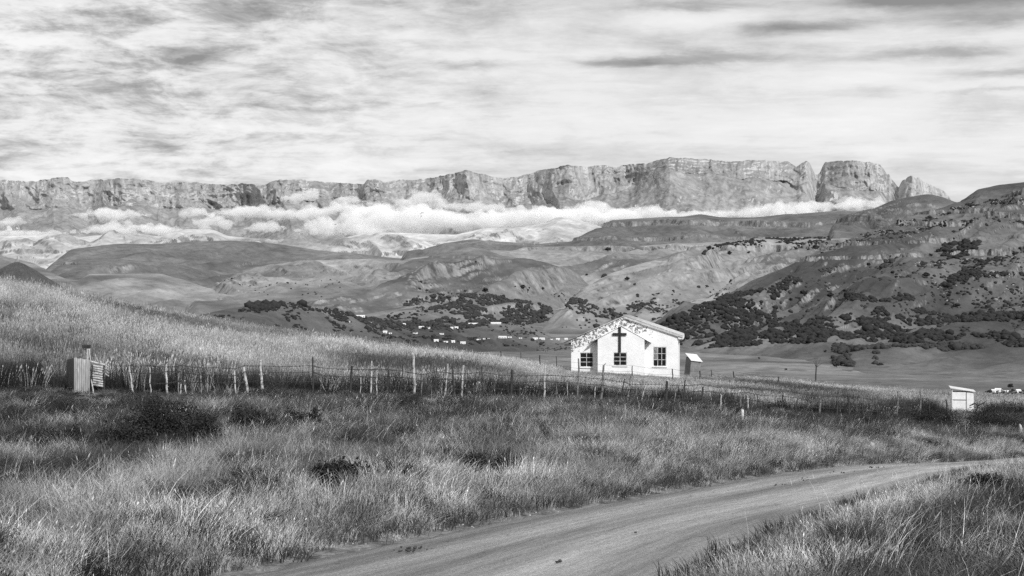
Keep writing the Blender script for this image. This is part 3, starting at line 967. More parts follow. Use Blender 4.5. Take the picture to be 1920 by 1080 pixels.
TH = []
TH.append(("centre_hill", [(750, 573), (783, 560), (827, 551), (907, 552), (973, 563), (1030, 575), (1040, 600), (980, 612), (873, 612), (800, 606), (830, 590), (790, 580)], 3600, 9, "dark thicket filling the foot of the middle hill", -0.28))
TH.append(("centre_hill", [(700, 598), (760, 585), (790, 580), (850, 612), (700, 612)], 260, 7, "scattered bushes left of the dark thicket", 0.1))
TH.append(("centre_hill", strip([(775, 535), (870, 560), (960, 545), (1040, 548), (1120, 575)], 9), 120, 6, "small bushes above the dark thicket", 0.1))
TH.append(("middle_right_hill", [(1040, 560), (1080, 558), (1130, 572), (1180, 572), (1240, 566), (1220, 600), (1150, 600), (1080, 590)], 600, 8, "bushes in the valley mouth behind the church", 0.0))
TH.append(("middle_right_hill", [(1312, 479), (1340, 460), (1360, 456), (1500, 441), (1563, 441), (1545, 470), (1497, 470), (1470, 455), (1400, 466), (1365, 468)], 950, 9, "dark scrub under the rock band of the plateau", -0.1))
TH.append(("middle_right_hill", strip([(1095, 533), (1120, 522), (1140, 510)], 4), 130, 8, "scrub in the side gully", -1))
TH.append(("middle_right_hill", [(1150, 560), (1300, 540), (1420, 530), (1420, 600), (1200, 615), (1050, 615)], 700, 6, "loose bushes on the lower slope behind the church", 0.12))
TH.append(("right_hillside", [(1250, 600), (1280, 585), (1330, 566), (1397, 548), (1440, 543), (1480, 519), (1507, 523), (1467, 548), (1447, 570), (1467, 600), (1400, 632), (1280, 650), (1200, 655), (1200, 620)], 4200, 8, "broad dark thicket running up the slope right of the church", -0.22))
TH.append(("right_hillside", [(1467, 607), (1580, 595), (1617, 577), (1650, 577), (1673, 600), (1713, 578), (1760, 590), (1920, 587), (1990, 600), (1780, 605), (1680, 617), (1833, 625), (1990, 622), (1990, 652), (1827, 652), (1597, 640), (1467, 645), (1300, 655), (1300, 640)], 5200, 7.5, "dark bush belts along the foot of the right hillside", -0.12))
TH.append(("right_hillside", [(1560, 645), (1620, 650), (1990, 642), (1990, 660), (1650, 660), (1640, 684), (1565, 690), (1560, 672)], 1500, 6, "bushes at the foot of the right hillside", -0.05))
TH.append(("right_hillside", [(1757, 472), (1770, 458), (1793, 453), (1815, 455), (1835, 452), (1838, 460), (1815, 480), (1775, 487)], 420, 10, "dark round wood high on the right hillside", -1))
TH.append(("right_hillside", [(1762, 530), (1800, 510), (1830, 490), (1875, 480), (1875, 490), (1840, 505), (1800, 540), (1768, 540)], 420, 8, "scrub in the gully of the right hillside", -0.1))
TH.append(("right_hillside", strip([(1652, 503), (1670, 490), (1686, 478)], 5), 80, 8, "scrub patch on a rib of the right hillside", -1))
TH.append(("right_hillside", [(1585, 553), (1660, 550), (1668, 560), (1710, 553), (1712, 562), (1640, 567), (1590, 564)], 420, 7, "bush line on the shoulder of the right hillside", -0.1))
TH.append(("right_hillside", [(1775, 440), (1830, 412), (1850, 412), (1850, 425), (1800, 437)], 160, 8, "scrub below the upper rock band", 0))
TH.append(("right_hillside", [(1350, 570), (1560, 500), (1990, 480), (1990, 640), (1400, 640)], 1500, 5, "loose bushes over the right hillside", 0.2))
TH.append(("near_spur", [(460, 573), (505, 562), (530, 572), (480, 585)], 150, 8, "dark bushes crowning the low spur", -1))
TH.append(("near_spur", [(380, 590), (560, 566), (640, 583), (720, 600), (760, 612), (700, 625), (560, 620)], 420, 5.2, "bushes scattered on the low spur", 0.0))
TH.append(("near_spur", [(640, 590), (760, 604), (830, 606), (900, 612), (840, 620), (700, 614)], 420, 6, "dark hedge-like bushes between the far houses", -0.1))
TH.append(("near_spur", [(700, 610), (1000, 608), (1050, 650), (700, 650)], 420, 4.6, "bushes in the far settlement", 0.05))
TH.append(("valley_floor", [(1845, 731), (1990, 733), (1990, 741), (1845, 741)], 160, 2.8, "bushes around the right-hand far houses", 0.05))
TH.append(("valley_floor", [(1000, 655), (1060, 649), (1065, 656), (1000, 662)], 60, 3, "bush line on the pale fields left of the church", -0.2))
TH.append(("left_spur", [(400, 541), (430, 520), (500, 560), (640, 560), (640, 520)], 60, 6, "few bushes on the left spur", 0.1))
for i, (fld, poly, n, size, lab, thr) in enumerate(TH):
    P_ = scatter(fld, poly, n, clump=size * 9, thr=thr)
    if len(P_):
        bushes("thicket", lab, m_bush if i % 3 else m_bush2, P_ - np.array([0, 0, size * 0.1]), size * 0.5 * RNG.lognormal(0, 0.32, len(P_)), hi=False)

# rubble along the rock bands
m_rock = material("pale weathered rock", lambda n: n.math('MULTIPLY', n.mapr(n.noise(wpos(n), 0.06, 4, 0.7), 0.35, 0.65, 0.05, 0.34), n.mapr(n.noise(wpos(n), 0.9, 3, 0.7), 0.3, 0.7, 0.6, 1.3)))
RB = [("right_hillside", strip([(1600, 444), (1650, 437), (1700, 436), (1740, 428), (1790, 420)], 4), 300),
      ("right_hillside", strip([(1680, 424), (1740, 412), (1800, 390), (1860, 380), (1990, 374)], 5), 500),
      ("right_hillside", strip([(1715, 497), (1800, 492), (1860, 488), (1990, 482)], 5), 420),
      ("right_hillside", strip([(1800, 518), (1880, 516), (1990, 512)], 4), 160),
      ("right_hillside", strip([(1540, 470), (1600, 455), (1660, 445), (1750, 440)], 6), 300),
      ("right_hillside", [(1740, 520), (1990, 500), (1990, 580), (1780, 580)], 380),
      ("right_hillside", strip([(1780, 417), (1860, 415), (1990, 420)], 4), 200),
      ("right_mesa", strip([(1180, 420), (1260, 420), (1330, 424)], 3), 200),
      ("right_mesa", [(1345, 414), (1400, 410), (1415, 415), (1420, 430), (1345, 425)], 260),
      ("right_mesa", [(1417, 416), (1460, 414), (1495, 424), (1460, 432), (1430, 430)], 260),
      ("right_mesa", strip([(800, 468), (870, 456), (940, 455), (1000, 460), (1060, 457)], 3), 300),
      ("middle_right_hill", strip([(1350, 459), (1440, 452), (1540, 451), (1600, 450)], 3), 260)]
for k, (fld, poly, n) in enumerate(RB):
    P_ = scatter(fld, poly, n, clump=35, thr=0.05)
    if len(P_) and k < 7:
        bushes("thicket", "dark scrub clinging to a rock band", m_bush, P_ - np.array([0, 0, 1.0]), 2.6 * RNG.lognormal(0, 0.4, len(P_)))
    P_ = scatter(fld, poly, int(n * .75), clump=45, thr=0.0)
    if len(P_):
        o = bushes("rock_debris", "pale boulders broken from a rock band", m_rock, P_ - np.array([0, 0, 1.5]), 1.7 * RNG.lognormal(0, 0.45, len(P_)))

# ------------------------------------------------------------------ single trees and far houses
m_trunk = material("bark", lambda n: n.mapr(n.noise(opos(n), 8, 3, 0.7), 0.3, 0.7, 0.03, 0.09))
TREES = [("centre_hill", 788, 532, 9, "pair-like dark tree clump alone high on the left flank of the middle hill"), ("centre_hill", 799, 546, 6, "small dark tree below the clump on the left flank of the middle hill"),
         ("centre_hill", 793, 575, 8, "small tree on the pale knob left of the dark thicket"), ("centre_hill", 937, 543, 17, "wide dark tree standing alone above the dark thicket of the middle hill"),
         ("centre_hill", 909, 549, 14, "broad tree at the upper edge of the dark thicket"), ("centre_hill", 980, 543, 12, "flat-topped tree on the bare slope right above the dark thicket"),
         ("centre_hill", 1017, 544, 7, "round tree at the right end of the tree line above the dark thicket"), ("middle_right_hill", 1190, 535, 7, "lone dark tree on the grass slope above the church roof"),
         ("middle_right_hill", 1175, 526, 11, "dark bush-like tree on the slope above the church, the upper one"), ("centre_hill", 1048, 557, 6, "small tree at the valley mouth left of the church"),
         ("middle_right_hill", 1160, 566, 8, "low tree above the left half of the church roof"), ("middle_right_hill", 1140, 472, 13, "dark flat tree near the crest right of the middle hill"),
         ("centre_hill", 892, 492, 5, "tiny tree near the top of the middle hill"), ("valley_floor", 1017, 598, 12, "round dark tree on the low mound left of the church"),
         ("valley_floor", 1057, 600, 20, "wide dark tree group on the low mound left of the church"), ("middle_right_hill", 1372, 531, 11, "dark tree beside the light rib of the right hillside"),
         ("middle_right_hill", 1368, 477, 10, "tree just below the long rock band, its left end"), ("middle_right_hill", 1405, 475, 7, "small tree just below the long rock band"),
         ("right_hillside", 1507, 553, 15, "broad tree on the right hillside above the bush belts"), ("right_hillside", 1557, 557, 13, "tree left of the bush line on the hillside shoulder"),
         ("right_hillside", 1535, 565, 6, "small tree below two larger ones on the right hillside"), ("right_hillside", 1673, 513, 9, "dark tree halfway up the right hillside, upper of two"),
         ("right_hillside", 1680, 521, 7, "dark tree halfway up the right hillside, lower of two"), ("right_hillside", 1628, 498, 9, "low dark tree left of the rib on the right hillside"),
         ("right_hillside", 1735, 520, 14, "broad tree under the second rock band of the right hillside"), ("right_hillside", 1745, 480, 9, "tree left below the dark round wood"),
         ("right_hillside", 1833, 474, 15, "dark tree beside the right end of the dark round wood"), ("right_hillside", 1807, 521, 15, "dark tree in the stony gully of the right hillside"),
         ("right_hillside", 1793, 578, 14, "tall dark tree above the bush belts near the right edge"), ("right_hillside", 1677, 575, 6, "small tree on the sunny shoulder of the right hillside"),
         ("right_hillside", 1780, 557, 9, "tree among the pale stones of the right hillside"), ("right_hillside", 1482, 562, 8, "small tree by the right edge of the broad thicket"),
         ("valley_floor", 1653, 690, 15, "large round dark tree at the edge of the valley pasture"), ("right_hillside", 1579, 650, 13, "dark tree above the valley pasture right of the small leaning outhouse"),
         ("valley_floor", 1518, 669, 7, "small round tree on the valley pasture"), ("valley_floor", 1475, 694, 6, "flat little bush-like tree out on the pale pasture"),
         ("right_hillside", 1547, 661, 7, "small tree on the edge between pasture and slope"), ("valley_floor", 1425, 674, 6, "small tree on the pasture nearest the church"),
         ("valley_floor", 1567, 689, 15, "wide tree at the left foot of the slope above the pasture"), ("valley_floor", 1895, 728, 14, "dark tree behind the far houses at the right edge"),
         ("middle_right_hill", 1100, 517, 6, "tiny tree beside the dark gully left above the church"), ("near_spur", 532, 567, 8, "round bush-like tree on the crest of the low spur, left of its tail"),
         ("near_spur", 545, 568, 7, "small round tree on the crest of the low spur"), ("near_spur", 572, 574, 12, "dark tree where the low spur begins to fall"),
         ("near_spur", 950, 608, 9, "dark tree on the right tail of the low spur"), ("valley_floor", 880, 640, 8, "dark tree standing among the far houses")]


def tree(field, px, py, size, label):
    p = hit(px, py, (field,))
    if p is None: p = hit(px, py)
    if p is None: return
    r = size / 2 / F * p[1]
    rng = np.random.default_rng(int(px * 3 + py))
    t = tag(empty("tree", (p[0], p[1], p[2] - 0.3)), label, 'tree', 'single trees on the far slopes')
    mb = MB()
    h = r * 1.5
    mb.tube([(0, 0, 0), (r * .04, 0, h * .4), (0, r * .05, h * .75)], [r * .12, r * .09, r * .04], 6)
    for k in range(3):
        a = k * 2.1 + rng.uniform(0, 1)
        mb.tube([(0, 0, h * .35), (math.cos(a) * r * .5, math.sin(a) * r * .4, h * .7)], [r * .06, r * .025], 5)
    mb.build("trunk", m_trunk, t)
    Vs, Fs, n = [], [], 0
    for k in range(26):
        a, q = rng.uniform(0, 6.28), rng.uniform(0, 1) ** 0.6
        c = np.array([math.cos(a) * q * r * .8, math.sin(a) * q * r * .7, h * (0.32 + 0.55 * rng.uniform(0, 1) * (1 - 0.5 * q * q))])
        V_, F_ = ICO1
        s = r * rng.uniform(.18, .38)
        Vs.append(V_ * (1 + rng.uniform(-.35, .35, (len(V_), 1))) * s * np.array([1, 1, .75]) + c)
        Fs.append(F_ + n)
        n += len(V_)
    link_mesh("crown", np_mesh("crown", np.concatenate(Vs), np.concatenate(Fs)), m_bush, t)


for tr in TREES: tree(*tr)

m_white = material("whitewash", lambda n: n.mapr(n.noise(opos(n), 1.2, 4, 0.7), 0.3, 0.7, 0.62, 0.82))
m_tin = material("bright tin", lambda n: n.mapr(n.noise(opos(n), 1.0, 4, 0.7), 0.3, 0.7, 0.45, 0.7), rough=0.5)
m_dark = material("dark opening", lambda n: n.mapr(n.noise(opos(n), 3, 2), 0.3, 0.7, 0.008, 0.016), rough=0.6)
HOUSES = [("near_spur", 673, 595, 26, "long white far building on the flank of the low spur"), ("near_spur", 653, 604, 10, "small white far house below the long building"),
          ("near_spur", 695, 607, 10, "small white far house right below the long building"), ("near_spur", 756, 610, 7, "tiny far house at the left end of the settlement, beside dark bushes"),
          (None, 721, 624, 8, "tiny far house just above the grass, left end of the settlement"), (None, 733, 626, 6, "tiny far house just above the grass, second from the left"),
          ("near_spur", 770, 598, 12, "white far house high on the right of the low spur"), (None, 776, 626, 12, "low white far house left of the village centre"),
          (None, 790, 616, 10, "white far house in the upper row of the village, its left one"), (None, 801, 616, 7, "small far house in the upper row of the village, its second"),
          (None, 825, 627, 13, "wide white far house in the middle of the village"), (None, 843, 617, 12, "long low far house in the upper row of the village"),
          (None, 857, 616, 7, "tiny far house at the right end of the upper row"), (None, 818, 641, 9, "white far house nearest the grass, left one"),
          (None, 836, 642, 9, "white far house nearest the grass, middle one"), (None, 849, 642, 7, "small far house nearest the grass, right one"),
          (None, 868, 645, 10, "low far house at the lower edge of the village"), (None, 896, 637, 12, "bright far house on the village track, left"),
          (None, 911, 636, 13, "bright far house on the village track, right"), ("near_spur", 889, 607, 20, "long low far building on the skyline of the low spur"),
          ("near_spur", 905, 604, 9, "small far house touching the skyline of the low spur"), ("near_spur", 930, 607, 20, "second long far building on the right of the low spur"),
          (None, 941, 634, 16, "white far building on the right of the village"), (None, 956, 633, 8, "small white far house right of the village"),
          (None, 976, 635, 7, "tiny lone far house near the end of the spur"), (None, 1004, 637, 10, "white far house in the line towards the church, its left one"),
          (None, 1017, 637, 10, "white far house in the line towards the church, its second"), (None, 1031, 637, 9, "white far house in the line towards the church, its third"),
          (None, 1046, 637, 7, "small far house nearest to the church wall"), (None, 1060, 637, 6, "tiny far house beside the left eave of the church"),
          (None, 1851, 735, 10, "white far house at the right edge, left of its group"), (None, 1862, 736, 8, "small far house at the right edge, second of its group"),
          (None, 1874, 735, 11, "bright far house at the right edge, middle of its group"), (None, 1887, 735, 11, "white far house at the right edge before the dark tree"),
          (None, 1908, 737, 9, "lone white far house at the right margin of the view")]


def house(field, px, py, size, label):
    p = hit(px, py, (field,) if field else None)
    if p is None: return
    rng = np.random.default_rng(int(px * 5 + py))
    w_ = size / F * p[1] * 0.95
    d_, h_ = min(w_, 6.5) * 0.8, 2.8
    t = tag(empty("house", (p[0], p[1], p[2] - 0.4), rng.uniform(-.35, .35)), label, 'house', 'far houses of the village')
    mb = MB()
    mb.box(-w_ / 2, w_ / 2, 0, d_, 0, h_)
    mb.add([(-w_ / 2, 0, h_), (-w_ / 2, d_, h_), (-w_ / 2, d_ / 2, h_ + d_ * .28), (w_ / 2, 0, h_), (w_ / 2, d_, h_), (w_ / 2, d_ / 2, h_ + d_ * .28)], [(0, 2, 1), (3, 4, 5)])
    mb.build("wall", m_white, t)
    mb = MB()
    e, hh = 0.35, h_ + d_ * .28
    for s in (0, 1):
        y0, y1 = (-e, d_ / 2) if s == 0 else (d_ + e, d_ / 2)
        z0 = h_ - e * .55
        mb.add([(-w_ / 2 - e, y0, z0), (w_ / 2 + e, y0, z0), (w_ / 2 + e, y1, hh), (-w_ / 2 - e, y1, hh), (-w_ / 2 - e, y0, z0 + .12), (w_ / 2 + e, y0, z0 + .12), (w_ / 2 + e, y1, hh + .12), (-w_ / 2 - e, y1, hh + .12)],
               [(0, 1, 2, 3), (7, 6, 5, 4), (0, 4, 5, 1), (1, 5, 6, 2), (2, 6, 7, 3), (3, 7, 4, 0)])
    mb.build("roof", m_tin if rng.random() < .6 else m_trunk, t)
    for k in range(max(1, int(w_ / 4))):
        x = -w_ / 2 + (k + .5) * w_ / max(1, int(w_ / 4))
        mb = MB(); mb.box(x - .5, x + .5, -.06, -.004, (0.4 if k % 2 == 0 else 1.1), 2.1)
        mb.build("door" if k % 2 == 0 else "window", m_dark, t)


for hs in HOUSES: house(*hs)

# goal frame on the pasture
p = at(1581, 715, 640)
g = hit(1581, 716)
gy = g[1]
t = MB()
wd = 33 / F * gy
t.tube([(-wd / 2, 0, 0), (-wd / 2, 0, 2.6)], .1, 6); t.tube([(wd / 2, 0, 0), (wd / 2, 0, 2.6)], .1, 6)
t.tube([(-wd / 2 - .1, 0, 2.6), (wd / 2 + .1, 0, 2.6)], .1, 6)
tag(t.build("goal_frame", m_trunk, loc=(g[0], g[1], g[2])), "thin goal frame standing out on the valley pasture behind the fence", 'goal')

# ------------------------------------------------------------------ church
def prism(mb, poly, y0, y1):
    n = len(poly)
    mb.add([(x, y0, z) for x, z in poly] + [(x, y1, z) for x, z in poly],
           [tuple(range(n)), tuple(range(2 * n - 1, n - 1, -1))] + [(i, i + n, (i + 1) % n + n, (i + 1) % n) for i in range(n)])


def rl(x):        # top of the main gable wall
    return 2.84 + 0.435 * x if x < 4 else 4.58 - 0.33 * (x - 4)


def rb(x):        # top of the porch wall
    return 3.86 - 0.54 * abs(x - 3.78)


def church_wall(n):
    o = opos(n)
    x, y, z = n.sep(o)
    base = n.mapr(n.noise(o, 0.9, 5, 0.65), 0.3, 0.7, 0.70, 0.84)
    fine = n.mapr(n.noise(o, 14, 3, 0.7), 0.3, 0.7, 0.93, 1.04)
    top = n.math('MINIMUM', n.math('ADD', 2.84, n.math('MULTIPLY', x, 0.435)), n.math('SUBTRACT', 5.9, n.math('MULTIPLY', x, 0.33)))
    below = n.math('SUBTRACT', top, z)
    band = n.mapr(below, 0.7, 1.5, 1.0, 0.0, True)
    band2 = n.mapr(x, 4.8, 6.8, 1.0, 0.45, True)
    band = n.math('MULTIPLY', n.math('MULTIPLY', band, band2), n.mapr(y, -0.06, -0.02, 0.0, 1.0))
    thr = n.math('SUBTRACT', 0.72, n.math('MULTIPLY', band, 0.235))
    nz = n.noise(o, 4.4, 6, 0.8, 0.3)
    peel = n.mapr(n.math('SUBTRACT', nz, thr), 0.0, 0.025, 0.0, 1.0)
    low = n.mapr(z, 0.0, 0.9, 0.10, 0.0, True)
    damp = n.mapr(n.math('ADD', n.noise(o, 2.2, 5, 0.75), low), 0.61, 0.68, 0.0, 0.6)
    v = n.math('MULTIPLY', base, fine)
    v = n.mix(damp, v, 0.42)
    return n.mix(peel, v, 0.13)


m_church = material("peeling whitewashed plaster", church_wall, bump=lambda n: n.noise(opos(n), 9, 5, 0.75), bump_dist=0.02)
m_roof = material("weathered roof iron", lambda n: n.math('MULTIPLY', n.mapr(n.noise(n.scale(opos(n), (3, .5, 1)), 2.0, 5, 0.7), 0.3, 0.7, 0.30, 0.55), n.mapr(n.noise(opos(n), 12, 3, 0.7), 0.3, 0.7, .85, 1.15)), rough=0.6)
m_frame = material("painted window frame", lambda n: n.mapr(n.noise(opos(n), 9, 4, 0.7), 0.35, 0.6, 0.30, 0.72), rough=0.5)
m_glass = material("dark window glass", lambda n: n.mapr(n.noise(opos(n), 3, 3), 0.3, 0.7, 0.006, 0.014), rough=0.25, spec=0.4)
m_glass2 = material("pale window glass", lambda n: n.mapr(n.noise(opos(n), 5, 4, .7), 0.3, 0.7, 0.10, 0.30), rough=0.4)  # paler, rougher panes
m_black = material("dark painted wood", lambda n: n.mapr(n.noise(n.scale(opos(n), (6, 6, 1)), 2, 4, .7), 0.3, 0.7, 0.010, 0.035), rough=0.7)
m_wood = material("grey weathered wood", lambda n: n.math('MULTIPLY', n.mapr(n.noise(n.scale(opos(n), (12, 12, 1)), 2, 4, .7), 0.3, 0.7, 0.10, 0.24), n.mapr(n.noise(opos(n), 2, 3, .7), 0.3, 0.7, .7, 1.3)))

LC = at(1071, 540, 107)
CH_A = rad(8)
ch = tag(empty("church", (LC.x, LC.y, -6.75), -CH_A), "white plastered church with a dark cross on its porch and a low gable roof", 'church')
mb = MB()
def wall_piece(mb, x0, x1, z0, z1, top, y0, y1):
    """z1 None: up to the gable line"""
    brk = [x0] + [b for b in (3.78, 4.0) if x0 < b < x1 and z1 is None] + [x1]
    for a, b in zip(brk[:-1], brk[1:]):
        prism(mb, [(a, z0), (b, z0), (b, top(b) if z1 is None else z1), (a, top(a) if z1 is None else z1)], y0, y1)


WL, WB, WR = (.66, 1.66, .81, 1.90), (3.22, 4.22, .98, 1.96), (6.14, 7.12, .90, 2.36)
for (a, b, c, d) in [(0, .66, -.8, None), (.66, 1.66, -.8, .81), (.66, 1.66, 1.9, None), (1.66, 6.14, -.8, None), (6.14, 7.12, -.8, .90), (6.14, 7.12, 2.36, None), (7.12, 8.0, -.8, None)]:
    wall_piece(mb, a, b, c, d, rl, 0, .25)
LEN = 4.8
mb.box(0, .25, .25, LEN, -.8, 2.82)
mb.box(7.75, 8.0, .25, LEN, -.8, 3.24)
wall_piece(mb, .25, 7.75, -.8, None, rl, LEN - .25, LEN)
mb.build("wall", m_church, ch)
mb = MB()
for (a, b, c, d) in [(2.06, 3.22, -.8, None), (3.22, 4.22, -.8, .98), (3.22, 4.22, 1.96, None), (4.22, 5.52, -.8, None)]:
    wall_piece(mb, a, b, c, d, rb, -.75, -.55)
mb.box(2.06, 2.26, -.55, -.003, -.8, rb(2.06) - .01)
mb.box(5.32, 5.52, -.55, -.003, -.8, rb(5.52) - .01)
mb.build("porch_wall", m_church, ch)
mb = MB()
mb.box(.26, 7.74, .3, LEN - .3, .0, .04)
mb.box(.26, 7.74, 3.0, 3.1, .05, 2.7)
mb.build("inner_room", m_dark, ch)


def corr_roof(x0, z0, x1, z1, y0, y1, name, mat, pitch=.19, thick=.03, parent=None):
    """corrugated sheets; the waves run down the slope"""
    n = int((y1 - y0) / pitch * 4)
    ysr = np.linspace(y0, y1, n)
    wv = .022 * np.cos((ysr - y0) / pitch * 2 * math.pi)
    V_ = []
    for k, (x, z) in enumerate(((x0, z0), (x1, z1))):
        for off in (0, -thick):
            V_.append(np.stack([np.full(n, x), ysr, z + wv + off], 1))
    A_, B_, C_, D_ = [np.arange(n) + i * n for i in range(4)]   # x0 top, x0 bottom, x1 top, x1 bottom
    f = []
    for i in range(n - 1):
        f += [(A_[i], C_[i], C_[i + 1], A_[i + 1]), (B_[i], B_[i + 1], D_[i + 1], D_[i]), (A_[i], A_[i + 1], B_[i + 1], B_[i]), (C_[i], D_[i], D_[i + 1], C_[i + 1])]
    f += [(A_[0], B_[0], D_[0], C_[0]), (A_[-1], C_[-1], D_[-1], B_[-1])]
    return link_mesh(name, np_mesh(name, np.concatenate(V_), f), mat, parent)


corr_roof(-.55, 2.84 - .24 + .05, 4.0, 4.66, -.12, LEN + .3, "roof_slope", m_roof, parent=ch)
corr_roof(8.35, 3.20, 4.01, 4.66, -.12, LEN + .3, "roof_slope", m_roof, parent=ch)
corr_roof(1.50, rb(1.50) + .05, 3.78, 3.93, -.755, -.01, "porch_roof", m_church, parent=ch)
corr_roof(6.02, rb(6.02) + .05, 3.79, 3.93, -.755, -.01, "porch_roof", m_church, parent=ch)
mb = MB()
mb.box(8.30, 8.36, -.14, LEN + .3, 2.92, 3.16)
mb.box(8.01, 8.295, -.10, -.05, 2.94, 3.12)
mb.build("fascia_board", m_white, ch)
mb = MB()
mb.add([(4.0, -.16, 4.50), (8.34, -.16, 3.06), (8.34, -.16, 3.18), (4.0, -.16, 4.63), (4.0, -.125, 4.50), (8.34, -.125, 3.06), (8.34, -.125, 3.18), (4.0, -.125, 4.63)],
       [(0, 1, 2, 3), (7, 6, 5, 4), (0, 4, 5, 1), (1, 5, 6, 2), (2, 6, 7, 3), (3, 7, 4, 0)])
mb.build("barge_board", m_roof, ch)
mb = MB()
mb.box(-.5, -.02, -.08, .02, 2.42, 2.50)
mb.build("rafter_end", m_black, ch)
mb = MB()
mb.box(-.5, -.02, 3.0, 3.1, 2.42, 2.50)
mb.build("rafter_end", m_black, ch)


def window(w_, y, cols, rows, pale=()):
    x0, x1, z0, z1 = w_
    fr = MB()
    f = .045
    for (a, b, c, d) in [(x0, x0 + f, z0, z1), (x1 - f, x1, z0, z1), (x0 + f, x1 - f, z0, z0 + f), (x0 + f, x1 - f, z1 - f, z1)]:
        fr.box(a, b, y + .02, y + .07, c, d)
    W = (x1 - x0 - 2 * f) / cols
    H = (z1 - z0 - 2 * f) / rows
    for i in range(1, cols): fr.box(x0 + f + i * W - .017, x0 + f + i * W + .017, y + .025, y + .06, z0 + f, z1 - f)
    for j in range(1, rows):
        for i in range(cols):
            fr.box(x0 + f + i * W + (.017 if i else 0), x0 + f + (i + 1) * W - (.017 if i < cols - 1 else 0), y + .028, y + .058, z0 + f + j * H - .016, z0 + f + j * H + .016)
    fo = fr.build("window", m_frame, ch)
    sill = MB(); sill.box(x0 - .06, x1 + .06, y - .06, y + .02, z0 - .07, z0 - .003); sill.build("sill", m_white, fo)
    for i in range(cols):
        for j in range(rows):
            pn = MB()
            pn.box(x0 + f + i * W, x0 + f + (i + 1) * W, y + .040, y + .046, z0 + f + j * H, z0 + f + (j + 1) * H)
            pn.build("pane", m_glass2 if (i, j) in pale else m_glass, fo)


window(WL, 0.0, 2, 3)
window(WB, -.75, 2, 3)
window(WR, 0.0, 3, 3, pale=((0, 2), (0, 1)))
mb = MB()
mb.box(3.60, 3.79, -.82, -.753, 1.97, 3.86)
mb.build("cross_upright", m_black, ch)
mb = MB()
mb.box(3.17, 4.21, -.85, -.822, 3.22, 3.41)
mb.build("cross_beam", m_black, ch)

# ------------------------------------------------------------------ outhouses
m_whitepaint = material("white painted boards", lambda n: n.math('MULTIPLY', n.mapr(n.noise(opos(n), 3, 5, 0.7), 0.3, 0.7, 0.62, 0.82), n.mapr(n.noise(opos(n), 22, 3, 0.7), 0.3, 0.7, .9, 1.05)), rough=0.6)


def tilt_box(name, w_, d_, z0, zf, zb, mat, parent):
    m = MB()
    m.add([(0, 0, z0), (w_, 0, z0), (w_, d_, z0), (0, d_, z0), (0, 0, zf), (w_, 0, zf), (w_, d_, zb), (0, d_, zb)],
          [(0, 3, 2, 1), (4, 5, 6, 7), (0, 1, 5, 4), (1, 2, 6, 5), (2, 3, 7, 6), (3, 0, 4, 7)])
    return m


q = at(1293, 540, 138)
oh = tag(empty("outhouse", (q.x, q.y, -8.75), rad(-33)), "small leaning timber outhouse with a bright tin roof, right of the church", 'outhouse', 'outhouses')
oh.rotation_euler = (rad(0), rad(7), rad(24))
for k in range(7):
    m = MB(); m.box(k * .152 + .003, k * .152 + .149, .0, .03, -.2, 1.72 + .0 * k); m.build("plank", m_wood, oh)
for k in range(6):
    m = MB(); m.box(-.03, 0.0, .035 + k * .165, .035 + k * .165 + .16, -.2, 1.74 + .06 * k); m.build("plank", m_wood, oh)
m = MB(); m.box(1.068, 1.095, .03, 1.0, -.2, 1.7); m.box(0, 1.06, .98, 1.01, -.2, 2.05); m.build("rear_wall", m_wood, oh)
m = MB()
m.add([(-.12, -.12, 1.70), (1.2, -.12, 1.70), (1.2, 1.12, 2.36), (-.12, 1.12, 2.36), (-.12, -.12, 1.74), (1.2, -.12, 1.74), (1.2, 1.12, 2.40), (-.12, 1.12, 2.40)],
      [(0, 3, 2, 1), (4, 5, 6, 7), (0, 1, 5, 4), (1, 2, 6, 5), (2, 3, 7, 6), (3, 0, 4, 7)])
m.build("roof", m_tin, oh)

q = at(1785, 540, 85)
oz = gz(q.x + .5, q.y) - .05
oh = tag(empty("outhouse", (q.x, q.y, oz), rad(-12)), "white box-like outhouse with a slanting flat roof at the right end of the fence", 'outhouse', 'outhouses')
H2 = (-(735 - 540) / F * 85) - oz
m = MB(); m.box(0.03, .80, -.02, .02, .05, H2 * .60); m.box(.03, .80, -.02, .02, H2 * .60 + .03, H2); m.build("door", m_whitepaint, oh)
m = MB(); m.box(.80, .83, -.035, -.0, .05, H2); m.box(.05, .80, -.035, -.021, H2 * .60 - .01, H2 * .60 + .035); m.build("door_rail", m_wood, oh)
m = MB(); m.box(.84, 1.22, -.02, .02, -.1, H2 - .02); m.box(0, .028, -.03, .03, -.1, H2 + .2); m.box(1.20, 1.24, .025, 1.0, -.1, H2 - .02); m.box(0, .03, .035, 1.0, -.1, H2 + .15)
m.box(.03, 1.2, 1.0, 1.03, -.1, H2); m.build("wall", m_whitepaint, oh)
m = MB()
m.add([(-.10, -.10, H2 + .22), (1.34, -.10, H2 + .02), (1.34, 1.10, H2 + .05), (-.10, 1.10, H2 + .27), (-.10, -.10, H2 + .26), (1.34, -.10, H2 + .06), (1.34, 1.10, H2 + .09), (-.10, 1.10, H2 + .31)],
      [(0, 3, 2, 1), (4, 5, 6, 7), (0, 1, 5, 4), (1, 2, 6, 5), (2, 3, 7, 6), (3, 0, 4, 7)])
m.build("roof", m_tin, oh)

